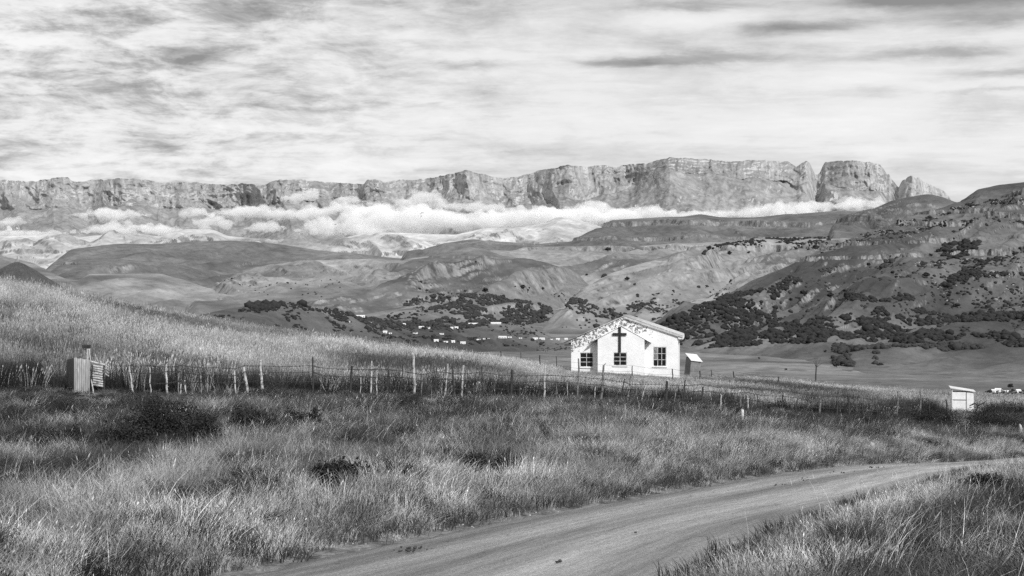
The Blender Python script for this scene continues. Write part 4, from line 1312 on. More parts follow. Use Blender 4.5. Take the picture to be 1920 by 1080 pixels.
# ------------------------------------------------------------------ thatched hut above the grass on the left
m_thatch = material("old thatch", lambda n: n.math('MULTIPLY', n.mapr(n.noise(n.scale(opos(n), (9, 9, 1.2)), 1.2, 5, 0.7), 0.3, 0.7, 0.03, 0.09), n.mapr(n.noise(opos(n), 1.1, 3, .6), 0.3, 0.7, .7, 1.25)),
                    bump=lambda n: n.noise(n.scale(opos(n), (9, 9, 1.5)), 1.5, 4, 0.7), bump_dist=0.06)
q = at(32, 540, 112)
zt = -(491 - 540) / F * 112
hut = tag(empty("thatched_hut", (q.x, q.y, zt - 4.1)), "round hut whose dark thatched roof rises over the tall grass at the left edge", 'hut')
N = 96
rings = [(0.12, 0.0), (.5, -.16), (1.0, -.42), (1.6, -.80), (2.3, -1.28), (3.0, -1.75), (3.7, -2.15), (4.3, -2.5), (4.25, -2.62), (3.5, -2.3)]
V_ = []
for i, (r, z) in enumerate(rings):
    for k in range(N):
        a = 2 * math.pi * k / N
        j = 1 + .012 * math.sin(7 * a) + .02 * random.uniform(-1, 1)
        V_.append((math.cos(a) * r * j, math.sin(a) * r * j, 4.1 + z + random.uniform(-.03, .03) * min(1, r)))
V_.append((0, 0, 4.13))
f = [tuple(int(v) for v in q4) for q4 in grid_faces(len(rings), N, close=True)]
me = bpy.data.meshes.new("thatch_roof")
me.from_pydata(V_, [], [x[::-1] for x in f] + [(k, (k + 1) % N, len(V_) - 1) for k in range(N)])
link_mesh("thatch_roof", me, m_thatch, hut)
m = MB(); m.tube([(0, 0, 4.0), (.02, 0, 4.22), (0, 0, 4.34)], [.2, .13, .05], 10); m.tube([(0, 0, 4.3), (.03, 0, 4.55)], [.035, .02], 6)
m.build("finial", m_wood, hut)
m = MB(); m.tube([(0, 0, -.5), (0, 0, 2.0)], [3.4, 3.4], 48); m.build("wall", material("mud wall", lambda n: n.mapr(n.noise(opos(n), 2, 4, .7), 0.3, 0.7, 0.12, 0.25)), hut)

# ------------------------------------------------------------------ fences
m_pale_post = material("bleached wood", lambda n: n.math('MULTIPLY', n.mapr(n.noise(n.scale(wpos(n), (14, 14, 3)), 2, 4, .75), 0.3, 0.7, 0.22, 0.52), n.mapr(n.noise(wpos(n), 5, 3, .75), 0.36, 0.5, .35, 1.1)))
m_dark_post = material("dark wood", lambda n: n.mapr(n.noise(n.scale(wpos(n), (14, 14, 3)), 2, 4, .75), 0.3, 0.7, 0.012, 0.06))
m_grey_post = material("grey bark", lambda n: n.mapr(n.noise(n.scale(wpos(n), (10, 10, 4)), 2, 4, .75), 0.35, 0.65, 0.03, 0.26))
m_wire = material("rusty wire", lambda n: n.mapr(n.noise(wpos(n), 3, 2), 0.3, 0.7, 0.015, 0.05), rough=0.7)
FD_D = [(100, 48), (240, 49.5), (460, 53), (700, 56), (960, 60), (1250, 62), (1400, 66), (1600, 70), (1775, 78), (1900, 82), (2100, 88)]
def fence_D(px): return float(np.interp(px, [a for a, b in FD_D], [b for a, b in FD_D]))
# top column, row, bottom column, row, width in pixels, kind
POSTS = [(241, 680, 253, 741, 3, 'p'), (280, 690, 284, 735, 2.4, 'p'), (311, 684, 315, 736, 3.6, 'p'), (333, 693, 336, 722, 2.4, 'g'), (340, 720, 336, 757, 1.6, 'p'), (347, 713, 350, 730, 2, 'p'), (374, 683, 378, 740, 2.5, 'g'),
         (403, 697, 420, 745, 3, 'd'), (440, 687, 443, 728, 2.4, 'p'), (457, 688, 466, 747, 4.6, 'p'), (488, 675, 493, 738, 4.6, 'p'), (586.5, 670, 587, 735, 3.2, 'd'), (599, 709, 620, 739, 2, 'g'), (660, 686, 655, 736, 4.5, 'd'),
         (676, 702, 676, 735, 1.5, 'p'), (697, 677, 694, 730, 2.8, 'p'), (706, 687, 708, 728, 1.8, 'p'), (729, 694, 724, 740, 3.2, 'd'), (754.5, 686, 752.5, 732, 1.5, 'd'), (776, 665, 777, 736, 4.2, 'p'), (791.6, 687, 789, 732, 2.4, 'g'),
         (818, 693, 817, 728, 1.5, 'd'), (840, 682, 832, 728, 2.2, 'p'), (848, 685, 852, 741, 2.8, 'd'), (868.5, 685, 865.5, 740, 3.2, 'p'), (902.5, 687, 908, 736, 2, 'd'), (960.5, 693, 957, 745, 4.6, 'd'), (1013, 711, 1010, 733, 1.6, 'd'),
         (1023, 685, 1019, 738, 3, 'p'), (1043, 712, 1045, 742, 1.4, 'g'), (1064, 717, 1065, 745, 1.6, 'p'), (1085.5, 672, 1082, 740, 3, 'g'), (1132, 685, 1126, 750, 4.2, 'g'), (1117, 722, 1113, 750, 1.6, 'p'), (1172, 710, 1156, 750, 2, 'd'),
         (1183, 705, 1172, 750, 2.6, 'g'), (1213, 710, 1197, 757, 2, 'p'), (1250.5, 714.5, 1247, 763, 4.8, 'd'), (1267, 724, 1262, 765, 2, 'g'), (1284, 712, 1281.5, 764, 2.6, 'd'), (1301, 730, 1301, 764, 1.5, 'd'), (1318, 725, 1315, 766, 3.6, 'd'),
         (1334.6, 735, 1334, 764, 1.5, 'd'), (1352, 741, 1350, 768, 2.8, 'p'), (1372.6, 737.5, 1371, 768, 2, 'd'), (1390, 730, 1387, 770, 2.6, 'g'), (1401.5, 742, 1403, 771, 3, 'p'), (1421, 741, 1420.5, 774, 1.6, 'd'), (1455, 763, 1453, 777, 2, 'd'),
         (1467.5, 740, 1467, 779, 2.8, 'd'), (1494, 748, 1491, 779, 2, 'd'), (1514, 750, 1511, 781, 2, 'd'), (1538.6, 749, 1534, 783, 3, 'g'), (1570, 753, 1569, 781, 3.6, 'd'), (1591, 742.5, 1592, 785, 4, 'd'), (1611, 756, 1610.6, 783, 1.6, 'd'),
         (1615.4, 755, 1620, 781, 3, 'd'), (1645.4, 754, 1645, 777, 1.6, 'd'), (1660.6, 756, 1660.6, 776, 1.6, 'd'), (1683, 733, 1681.5, 776, 3, 'g'), (1705, 764, 1705, 784, 2.2, 'd'), (1726, 734, 1725, 772, 3, 'g'), (1743, 752, 1742.5, 775, 2.2, 'd'),
         (1773.8, 748.8, 1778, 776, 3, 'd')]
fence = tag(empty("wire_fence", (0, 58, -4.5)), "long crooked wire fence of bleached and dark posts running across the slope", 'fence')
tops = []
prng = random.Random(5)


def make_post(px0, py0, px1, py1, w_, kind, D, parent, minlen=0.0):
    x1_, x0_ = (px1 - 960) / F * D, (px0 - 960) / F * D
    zb_ = gz(x1_, D)
    zt_ = max(-(py0 - 540) / F * D, zb_ + minlen)
    r = w_ / 2 / F * D * 1.12
    n = 6
    pts, rr_ = [], []
    for i in range(n):
        t = i / (n - 1)
        j = 0 if kind == 'd' and w_ > 3 else .022
        pts.append((x1_ + (x0_ - x1_) * t + prng.uniform(-j, j), D + prng.uniform(-j, j), zb_ - .35 + (zt_ - zb_ + .35) * t))
        rr_.append(r * (1.08 - .2 * t) * prng.uniform(.88, 1.1))
    m = MB()
    m.tube(pts, rr_, 7)
    if kind in 'pg' and w_ > 2.3:          # stubs of cut branches
        for q in range(2):
            k = prng.choice([2, 3, 4, 5])
            a = Vector(pts[k]); s = prng.choice([-1, 1])
            m.tube([a, a + Vector((s * r * 1.8, prng.uniform(-.03, .03), r * 1.6))], [r * .45, r * .25], 5)
    o = m.build("post", {'p': m_pale_post, 'd': m_dark_post, 'g': m_grey_post}[kind], parent)
    if parent: o.location = -Vector(parent.location)
    o['label'] = {'p': "bleached pale fence post", 'd': "dark straight fence post", 'g': "crooked grey branch used as a fence post"}[kind]
    return (x0_, x1_, D, zb_, zt_)


for P4 in POSTS:
    tops.append(make_post(*P4, fence_D(P4[2]), fence))


def wires(tops, fracs, parent, name="wire", r=.009, sag=.05, barbs=True):
    for fr in fracs:
        pts = []
        for a, b in zip(tops[:-1], tops[1:]):
            pa = Vector((a[1] + (a[0] - a[1]) * fr, a[2] - .05, a[3] + fr * 1.02 + prng.uniform(-.05, .05)))
            pb = Vector((b[1] + (b[0] - b[1]) * fr, b[2] - .05, b[3] + fr * 1.02 + prng.uniform(-.05, .05)))
            if pts: pa = pts[-1]
            L = (pb - pa).length
            for k in range(0 if not pts else 1, 7):
                t = k / 6
                p_ = pa.lerp(pb, t)
                p_.z -= sag * min(1.5, L / 3) * 4 * t * (1 - t)
                pts.append(p_)
        m = MB()
        m.tube(pts, r, 4)
        if barbs:
            for a, b in zip(pts[:-1], pts[1:]):
                L = (b - a).length
                k = max(1, int(L / .35))
                for i in range(k):
                    c = a.lerp(b, (i + .5) / k)
                    m.add([c + Vector((-.02, 0, -.03)), c + Vector((.02, 0, -.03)), c + Vector((0, .01, .04))], [(0, 1, 2)])
        o = m.build(name, m_wire, parent)
        if parent: o.location = -Vector(parent.location)


long = [t for t, P4 in zip(tops, POSTS) if P4[3] - P4[1] > 28]
wires(long, (.98, .74, .42), fence)

BACK = [(822, 641, 822, 662, 2, 112), (939, 658, 941, 680, 2.2, 108), (976, 661, 977, 683, 1.2, 108), (1012, 666, 1014, 688, 2.4, 106), (1043, 668, 1045, 690, 1.4, 104), (1185, 686, 1185, 712, 1.8, 98), (1261, 706, 1261, 722, 2, 98),
        (1312.5, 710, 1312.5, 728, 2.4, 100), (1333.7, 706, 1335, 724, 1.6, 108), (1375, 703, 1378, 725, 2, 112), (1460, 708, 1458.5, 733, 2.8, 108)]
bf = tag(empty("back_fence", (3, 105, -6)), "sparse thin fence in the grass beyond the long one, passing before the church", 'fence')
bt_ = [make_post(a, b, c, d, w_, 'd', D, bf, .9) for (a, b, c, d, w_, D) in BACK]
wires([t for t in bt_], (.9, .5), bf, r=.007, sag=.08, barbs=False)

t_ = make_post(1872.5, 758.8, 1871.7, 784, 2.6, 'd', 83, None)
o = bpy.data.objects[-1] if False else [o for o in COL.objects if o.name.startswith("post") and o.parent is None][-1]
o.name = "fence_post"
tag(o, "single thin dark post at the right margin, right of the white outhouse", 'post')
m = MB()
a = Vector((t_[0], 83, t_[4] - .1))
m.tube([a, a + Vector((.6, 0, -.02)), a + Vector((1.2, 0, .0)), a + Vector((1.8, 0.2, -.12)), a + Vector((2.1, .2, -.25))], .022, 5)
m.tube([a + Vector((2.3, 0, -.55)), a + Vector((1.7, 0, -.95))], .014, 5)
tag(m.build("loose_wire", m_wire), "loose drooping wire hanging from the single post at the right margin", 'wire')
m = MB()
c = at(1834, 760, 84)
m.tube([c + Vector((-.5, 0, -.02)), c + Vector((-.2, 0, .12)), c, c + Vector((.25, 0, .1)), c + Vector((.5, 0, .28))], [.03, .05, .05, .035, .015], 6)
m.tube([c, c + Vector((-.15, .1, -.5))], [.04, .03], 6)
tag(m.build("dead_branch", m_dark_post), "dead forked branch lying in the grass right of the white outhouse", 'branch')

# leaning pole beyond the church
q = at(1529, 540, 142)
zz = gz(q.x, q.y)
hgt = -(686 - 540) / F * 142 - zz
po = tag(empty("pole", (q.x, q.y, zz)), "lone dark pole with twigs at its head, standing in the grass right of the church", 'pole')
m = MB(); m.tube([(0, 0, -.3), (.03, 0, hgt * .6), (.08, 0, hgt)], [.09, .07, .06], 7); m.build("shaft", m_dark_post, po)
m = MB()
for (dx, dz) in ((-.3, .5), (.45, .75), (.1, .95), (.62, .25), (-.15, .8)):
    m.tube([(.08, 0, hgt - .15), (.08 + dx * .6, .02, hgt + dz * .5), (.08 + dx, 0, hgt + dz)], [.03, .02, .01], 5)
m.build("twigs", m_dark_post, po)

# white marker
q = at(1392, 540, 55)
zz = gz(q.x, q.y)
m = MB(); m.tube([(0, 0, -.2), (0, 0, -(768 - 540) / F * 55 - zz)], [.055, .055], 10)
tag(m.build("marker_post", m_whitepaint, loc=(q.x, q.y, zz)), "short round white marker post in front of the fence", 'post')

# ------------------------------------------------------------------ corrugated iron shelter at the left
def sheet_col(lo, hi):
    def f(n):
        o = opos(n)
        a = n.mapr(n.noise(n.scale(o, (6, 6, .7)), 1.6, 5, .7), 0.3, 0.7, lo, hi)
        z = n.sep(o)[2]
        st = n.mapr(n.math('ADD', n.noise(n.scale(o, (8, 8, 1)), 1, 4, .6), n.math('MULTIPLY', z, -0.22)), 0.16, 0.34, 1.0, 0.62)
        hole = n.mapr(n.noise(o, 16, 2, .5), 0.72, 0.75, 1, .1)
        return n.math('MULTIPLY', n.math('MULTIPLY', a, st), hole)
    return f


m_sheet = material("pale corrugated iron", sheet_col(.26, .62), rough=.55)
m_sheet_shade = material("shade-toned corrugated iron", sheet_col(.05, .14), rough=.7)  # same iron darkened: the shade on the left face is put into the colour


def corr_sheet(name, w_, h0, h1, mat, parent, x, y, rot, lean=0.0, pitch=.076):
    n = int(w_ / pitch * 6)
    xs_ = np.linspace(0, w_, n)
    wv = .007 * np.sin(xs_ / pitch * 2 * math.pi)
    rows_ = 6
    V_ = []
    for s in (0, .004):
        for i in range(rows_):
            t = i / (rows_ - 1)
            top = h0 + (h1 - h0) * xs_ / w_ + .012 * np.sin(xs_ * 31)
            zz_ = -.25 + (top + .25) * t
            V_.append(np.stack([xs_ + lean * zz_, wv + s + 0 * zz_, zz_], 1))
    V_ = np.concatenate(V_)
    f = grid_faces(rows_, n)
    f2 = f[:, ::-1] + rows_ * n
    o = link_mesh(name, np_mesh(name, V_, np.concatenate([f, f2])), mat, parent)
    o.location = (x, y, 0)
    o.rotation_euler = (0, 0, rot)
    return o


q = at(139, 540, 49)
zz = gz(q.x, q.y)
sh = tag(empty("iron_shelter", (q.x, q.y, zz)), "little shelter of one dark and one bright corrugated iron sheet in tall grass", 'shelter')
Ht = -(671 - 540) / F * 49 - zz
corr_sheet("iron_sheet", .56, Ht, Ht - .06, m_sheet, sh, 0.0, 0, rad(-6))
corr_sheet("iron_sheet", .62, Ht - .08, Ht, m_sheet_shade, sh, -.40, .52, rad(-52), lean=-.02)
m = MB(); m.box(.29, .36, .10, .17, -.3, Ht + .30); m.build("corner_post", m_grey_post, sh)
m = MB(); m.box(.42, .53, .06, .09, Ht - .4, Ht + .32); m.build("board", m_pale_post, sh)
m = MB(); m.box(.26, .53, .045, .13, Ht + .325, Ht + .44); m.build("cap_block", m_black, sh)
m = MB(); m.tube([(.50, .03, Ht + .3), (.57, .0, Ht - .1)], [.02, .02], 6); m.build("stick", m_pale_post, sh)
m = MB(); m.tube([(.60, -.02, Ht - .75), (.70, -.08, -.05)], [.02, .025], 6); m.build("stick", m_pale_post, sh)

q = at(184, 540, 49.6)
zz = gz(q.x, q.y)
ls = tag(empty("log_stack", (q.x, q.y, zz)), "small stack of short bleached poles held between two dark uprights, beside the iron shelter", 'log stack')
Hs = -(684 - 540) / F * 49.6 - zz
nlog = 9
for k in range(nlog):
    z0 = Hs - .06 - k * .083
    m = MB()
    s = prng.uniform(-.03, .03)
    m.tube([(-.19 + s, prng.uniform(-.03, .03), z0 + .03), (0, 0, z0 + prng.uniform(-.01, .01)), (.17 + s, prng.uniform(-.03, .03), z0 - .03)], [.036, .04, .036], 7)
    m.build("log", m_pale_post, ls)
for sgn in (-1, 1):
    m = MB(); m.tube([(sgn * .22, -.03, -.3), (sgn * .2 + .01, -.03, Hs + .0)], [.028, .024], 6); m.build("upright", m_dark_post, ls)
m = MB(); m.tube([(-.32, -.04, Hs + .14), (0, -.04, Hs + .05), (.26, -.04, Hs - .0)], [.035, .035, .03], 7); m.build("top_rail", m_pale_post, ls)
for k in range(4):
    m = MB(); m.tube([(.26, -.02, Hs - .02 - k * .1), (.36, .05, Hs - .10 - k * .1)], [.028, .02], 6); m.build("log", m_pale_post, ls)

# ------------------------------------------------------------------ grass
def tuft(seed, n, h, radius, width, bend, lean=(0, 0), upright=1.0, head=0.0, segs=3, hvar=0.35):
    rng = np.random.default_rng(seed)
    a = rng.uniform(0, 2 * np.pi, n)
    r = radius * np.sqrt(rng.uniform(0, 1, n))
    bx, by = np.cos(a) * r, np.sin(a) * r
    da = a + rng.normal(0, 0.9, n)
    hh = h * (1 - hvar * rng.uniform(0, 1, n) ** 1.3)
    out = bend * rng.uniform(0.25, 1.0, n) * hh
    dx = np.cos(da) * out + lean[0] * hh * rng.uniform(.3, 1.3, n)
    dy = np.sin(da) * out + lean[1] * hh
    fa = rng.uniform(0, np.pi, n)
    V_, F_ = [], []
    t = np.linspace(0, 1, segs + 1)
    for i in range(n):
        k = len(V_)
        wx, wy = np.cos(fa[i]) * width * .5, np.sin(fa[i]) * width * .5 * .6
        for j, tj in enumerate(t):
            w_ = (1 - tj ** 1.5 * .85)
            c = (bx[i] + dx[i] * tj ** 1.9, by[i] + dy[i] * tj ** 1.9, hh[i] * (tj - .18 * bend * tj ** 3) * upright)
            V_.append((c[0] - wx * w_, c[1] - wy * w_, c[2]))
            V_.append((c[0] + wx * w_, c[1] + wy * w_, c[2]))
        for j in range(segs):
            F_.append((k + 2 * j, k + 2 * j + 1, k + 2 * j + 3, k + 2 * j + 2))
        if head and rng.uniform() < head:
            c = np.array(V_[-1]) * .5 + np.array(V_[-2]) * .5
            k = len(V_)
            s = width * rng.uniform(.6, 1.1)
            L = h * rng.uniform(.08, .17)
            d = np.array([dx[i], dy[i], hh[i]])
            d = d / np.linalg.norm(d)
            V_ += [tuple(c - d * L * .3), tuple(c + d * L * .3 + np.array([s, 0, 0])), tuple(c + d * L), tuple(c + d * L * .3 - np.array([s, 0, 0]))]
            F_.append((k, k + 1, k + 2, k + 3))
    return V_, F_


def grass_mat(name, lo, hi, patch=0.14, tip=1.0, contrast=(.38, .62), transl=.14, seed=0.0):
    def col(n):
        p = n.vmath('ADD', wpos(n), (seed, seed * 2, 0))
        flat = n.scale(p, (1, 1, 0))
        a = n.mapr(n.noise(flat, patch, 4, .6, .4), contrast[0], contrast[1], 0, 1)
        r = n.node('ShaderNodeObjectInfo').outputs['Random']
        b = n.mapr(n.noise(p, 23.0, 2, .6), .32, .68, .45, 1.7)
        v = n.mix(a, lo, hi)
        v = n.math('MULTIPLY', v, n.mapr(r, 0, 1, .62, 1.38))
        return n.math('MULTIPLY', v, b)
    return material(name, col, rough=.9, transl=transl, spec=.08)


def instancer(name, label, pos, scl, rot, idx, protos):
    """one object whose geometry nodes put tufts on its points"""
    me = bpy.data.meshes.new(name)
    pos = np.asarray(pos, np.float32)
    n = len(pos)
    me.vertices.add(n)
    me.vertices.foreach_set('co', pos.ravel())
    for nm, ty, arr, key in (("tuft_scale", 'FLOAT_VECTOR', scl, 'vector'), ("tuft_rot", 'FLOAT_VECTOR', rot, 'vector'), ("tuft_index", 'INT', idx, 'value')):
        at_ = me.attributes.new(nm, ty, 'POINT')
        at_.data.foreach_set(key, np.ascontiguousarray(arr, np.float32 if ty != 'INT' else np.int32).ravel())
    o = bpy.data.objects.new(name, me)
    COL.objects.link(o)
    ng = bpy.data.node_groups.new(name + " tufts", 'GeometryNodeTree')
    ng.interface.new_socket("Geometry", in_out='INPUT', socket_type='NodeSocketGeometry')
    ng.interface.new_socket("Geometry", in_out='OUTPUT', socket_type='NodeSocketGeometry')
    gi, go = ng.nodes.new('NodeGroupInput'), ng.nodes.new('NodeGroupOutput')
    def attr(nm, ty):
        a = ng.nodes.new('GeometryNodeInputNamedAttribute')
        a.data_type = ty
        a.inputs['Name'].default_value = nm
        return a.outputs['Attribute']
    g2i = ng.nodes.new('GeometryNodeGeometryToInstance')
    for p_ in reversed(protos):
        oi = ng.nodes.new('GeometryNodeObjectInfo')
        oi.inputs['Object'].default_value = p_
        oi.inputs['As Instance'].default_value = True
        ng.links.new(oi.outputs['Geometry'], g2i.inputs[0])
    m2p = ng.nodes.new('GeometryNodeMeshToPoints')
    iop = ng.nodes.new('GeometryNodeInstanceOnPoints')
    e2r = ng.nodes.new('FunctionNodeEulerToRotation')
    ng.links.new(gi.outputs[0], m2p.inputs['Mesh'])
    ng.links.new(m2p.outputs[0], iop.inputs['Points'])
    # join the prototypes as an instance list
    j = ng.nodes.new('GeometryNodeJoinGeometry')
    for l in list(g2i.inputs[0].links):
        ng.links.new(l.from_socket, j.inputs[0])
    ng.nodes.remove(g2i)
    ng.links.new(j.outputs[0], iop.inputs['Instance'])
    iop.inputs['Pick Instance'].default_value = True
    ng.links.new(attr("tuft_index", 'INT'), iop.inputs['Instance Index'])
    ng.links.new(attr("tuft_rot", 'FLOAT_VECTOR'), e2r.inputs[0])
    ng.links.new(e2r.outputs[0], iop.inputs['Rotation'])
    ng.links.new(attr("tuft_scale", 'FLOAT_VECTOR'), iop.inputs['Scale'])
    ng.links.new(iop.outputs[0], go.inputs[0])
    md = o.modifiers.new("tufts", 'NODES')
    md.node_group = ng
    return tag(o, label, kind='stuff')


def protos(name, mat, specs):
    out = []
    for i, sp in enumerate(specs):
        V_, F_ = tuft(**sp)
        me = bpy.data.meshes.new(name)
        me.from_pydata(V_, [], F_)
        me.materials.append(mat)
        out.append(bpy.data.objects.new(name, me))      # never linked to the scene: only the source of the tufts
    return out


def wedge(n, y0, y1, rng, power=1.0):
    """random ground points in the part of the field that can be seen, with some margin"""
    n = int(n * (1.3 if y0 < 20 else 1))
    u = rng.uniform(0, 1, n)
    y = (y0 ** (power + 1) + u * (y1 ** (power + 1) - y0 ** (power + 1))) ** (1 / (power + 1))
    x = rng.uniform(-1, 1, n) * (0.375 * y + 3.0 + 5.0 * sstep(50, 15, y))
    return x, y


LOW = [(1768, 1845, 70, 90, .30), (1055, 1290, 84, 120, .6), (1275, 1330, 110, 142, .5), (125, 215, 40, 49.2, .85), (1380, 1404, 46, 56, .4)]


def colpx(x, y): return 960 + F * x / y


def fD(x, y):
    """how far behind (+) or before (-) the fence line a point lies"""
    return y - np.interp(colpx(x, y), [a for a, b in FD_D], [b for a, b in FD_D])


KEEP = [((LC.x - .3, LC.x + 9.2), (103.5, 117))]


def plant(name, label, x, y, hs, hs_var, rng, protos_, lean=0.0, rot_range=math.pi, wscale=None, sink=.02, clear=True, low_fence=True):
    m = np.ones(len(x), bool)
    for (xa, xb), (ya, yb) in KEEP:
        # the church floor, turned a little like the church
        lx = (x - LC.x) * math.cos(CH_A) - (y - 107) * math.sin(CH_A)
        ly = (x - LC.x) * math.sin(CH_A) + (y - 107) * math.cos(CH_A)
        m &= ~((lx > -.15) & (lx < 8.15) & (ly > -.05) & (ly < 5.0))
        m &= ~((lx > 1.9) & (lx < 5.7) & (ly > -.85) & (ly < 0.1))
    if clear:
        for (ex, ey, er) in SH_E:
            m &= ((x - ex) / (er * .9)) ** 2 + ((y - ey + .5 * er) / (er * 1.7 + .6)) ** 2 > 1
    x, y = x[m], y[m]
    hs = hs[m] if hasattr(hs, '__len__') else np.full(len(x), hs)
    n = len(x)
    z = ground_z(x, y) - sink
    cp_ = colpx(x, y)
    for (pa, pb, ya, yb, fct) in LOW:           # trodden places where the grass stays short
        q_ = sstep(pa - 14, pa, cp_) * sstep(pb + 14, pb, cp_) * sstep(ya - 1.5, ya, y) * sstep(yb + 1, yb, y)
        hs = hs * (1 - (1 - fct) * q_)
    if low_fence:
        f2_ = fD(x, y)
        hs = hs * (1 - .6 * sstep(-7, -3, f2_) * sstep(.8, .3, f2_))
    s = hs * np.clip(rng.lognormal(0, hs_var, n), .5, 1.38)
    ws = s if wscale is None else (wscale[m] if hasattr(wscale, '__len__') else wscale) * rng.lognormal(0, .15, n)
    rot = np.stack([rng.normal(0, .10, n), rng.normal(lean, .12, n), rng.uniform(-rot_range, rot_range, n)], 1)
    o = instancer(name, label, np.stack([x, y, z], 1), np.stack([ws, ws, s], 1), rot, rng.integers(0, len(protos_), n), protos_)
    return o


# ------------------------------------------------------------------ shrubs
m_shrub = material("heather leaves", lambda n: n.math('MULTIPLY', n.mapr(n.noise(wpos(n), 3.2, 4, .7), 0.3, 0.7, .006, .034), n.mapr(n.noise(wpos(n), 30, 2, .7), 0.3, 0.7, .5, 1.8)), transl=.15)


def pxD(px, py):
    """distance of the ground seen at a place in the photograph"""
    Ds = np.linspace(10, 100, 900)
    zz_ = ground_z((px - 960) / F * Ds, Ds)
    pys = 540 - F * zz_ / Ds
    return float(Ds[np.argmax(pys < py)])


def shrub(px, py, w_, h_, label, n=5200):
    rng = np.random.default_rng(int(px + 3 * py))
    D = pxD(px, py)
    rx, rz = w_ / 2 / F * D, h_ / F * D * 1.25
    ry = rx * .75
    x0 = (px - 960) / F * D
    lob = [(rng.uniform(-.75, .75), rng.uniform(-.7, .7), rng.uniform(.3, .6), rng.uniform(.55, 1.0)) for _ in range(11)]
    V_, F_ = [], []
    n = int(1.35 * n * min(1.6, max(.35, rx)))
    for i in range(n):
        lx, ly, lr, lh = lob[rng.integers(0, 11)]
        a, e = rng.uniform(0, 6.28), rng.uniform(-.15, 1) ** 1
        q = rng.uniform(.55, 1.04)
        ce = math.sqrt(max(0, 1 - e * e))
        c = np.array([(lx + math.cos(a) * ce * lr * q) * rx, (ly + math.sin(a) * ce * lr * q) * ry, max(0, e) * q * rz * lh])
        c[2] += gz(x0 + c[0], D + c[1]) if i % 8 == 0 else 0
        if i % 8 == 0: zz_ = gz(x0 + c[0], D + c[1])
        else: c[2] += zz_
        s = rng.uniform(.018, .045)
        u = rng.normal(size=3); u /= np.linalg.norm(u)
        v_ = np.cross(u, rng.normal(size=3)); v_ /= np.linalg.norm(v_)
        k = len(V_)
        V_ += [tuple(c - u * s), tuple(c + v_ * s * .5), tuple(c + u * s), tuple(c - v_ * s * .5)]
        F_.append((k, k + 1, k + 2, k + 3))
    V_ = np.array(V_)
    V_[:, 1] += D; V_[:, 0] += x0
    base = gz(x0, D)
    V_ = V_ - np.array([x0, D, base])
    t = tag(empty("shrub", (x0, D, base)), label, 'shrub', 'low dark shrubs in the verge')
    link_mesh("foliage", np_mesh("foliage", V_, np.array(F_)), m_shrub, t)
    mb = MB()
    for i in range(9):
        a = i * .7
        mb.tube([(0, 0, -.05), (math.cos(a) * rx * .5, math.sin(a) * ry * .5, rz * .45), (math.cos(a) * rx * .8, math.sin(a) * ry * .8, rz * .6)], [.02, .012, .006], 4)
    mb.build("stem", m_trunk, t)


SHRUBS = [(300, 815, 170, 62, "large dark shrub mound below the first pale fence posts, the biggest one"), (235, 845, 120, 50, "dark shrub left of the large mound below the first pale posts"),
          (110, 850, 110, 46, "dark shrub near the left edge, below the iron shelter"), (375, 830, 90, 52, "dark shrub at the right foot of the large mound"),
          (470, 800, 62, 36, "small round dark shrub right of the large mound"), (570, 805, 90, 32, "low dark shrub below the straight steel-like fence post"),
          (905, 880, 120, 30, "flat dark shrub in the middle of the verge above the road"), (625, 905, 130, 36, "dark shrub in the middle of the left verge, above the road's near end"),
          (420, 925, 100, 22, "low dark shrub beside the grey boulder"), (1870, 812, 130, 52, "dark shrub thicket below the white outhouse at the right edge"),
          (1760, 800, 110, 30, "low dark shrub left below the white outhouse"), (1855, 925, 130, 30, "dark low shrub in the right foreground near the edge"),
          (60, 925, 110, 22, "low dark shrub at the left margin of the near grass")]
SH_E = []
for s in SHRUBS:
    D = pxD(s[0], s[1])
    SH_E.append(((s[0] - 960) / F * D, D, s[2] / 2 / F * D))
    shrub(*s)



g = np.random.default_rng(21)
m_tall = grass_mat("tall dry reed grass", .08, .44, patch=.07, contrast=(.36, .60), seed=3)
m_verge = grass_mat("verge grass", .05, .40, patch=.42, contrast=(.38, .60), seed=7)
m_fringe = grass_mat("pale road edge grass", .22, .58, patch=.5, seed=1)
m_tuss = grass_mat("dark green tussock grass", .018, .07, patch=.2, seed=9, transl=.12)
m_under = grass_mat("short green undergrowth", .018, .085, patch=.25, seed=4, transl=.12)
m_weed = grass_mat("dark weeds", .012, .045, patch=.2, seed=2, transl=.12)

P_TALL = protos("tall_tuft", m_tall, [dict(seed=s, n=34, h=.80, radius=.36, width=.014, bend=.28, head=.4, lean=(.06, 0)) for s in range(5)])
P_TALLN = protos("stem_tuft", m_tall, [dict(seed=s + 20, n=8, h=.98, radius=.30, width=.011, bend=.3, head=.8, lean=(.08, 0)) for s in range(4)])
P_VERGE = protos("verge_tuft", m_verge, [dict(seed=s + 40, n=64, h=.42, radius=.24, width=.0062, bend=1.0, lean=(.16, 0), head=.03, hvar=.6) for s in range(6)])
P_STALK = protos("stalk_tuft", m_fringe, [dict(seed=s + 50, n=6, h=.62, radius=.25, width=.0055, bend=.7, lean=(.25, 0), head=.25) for s in range(5)])
P_FRINGE = protos("fringe_tuft", m_fringe, [dict(seed=s + 60, n=60, h=.27, radius=.26, width=.0060, bend=.85, lean=(.12, 0), head=.08, hvar=.6) for s in range(5)])
P_TUSS = protos("tussock", m_tuss, [dict(seed=s + 80, n=130, h=.55, radius=.16, width=.010, bend=.95, lean=(.1, 0)) for s in range(5)])
P_UNDER = protos("under_tuft", m_under, [dict(seed=s + 100, n=46, h=.20, radius=.26, width=.011, bend=.8) for s in range(4)])
P_WEED = protos("weed_tuft", m_weed, [dict(seed=s + 120, n=46, h=.66, radius=.28, width=.014, bend=.4, hvar=.6) for s in range(4)])


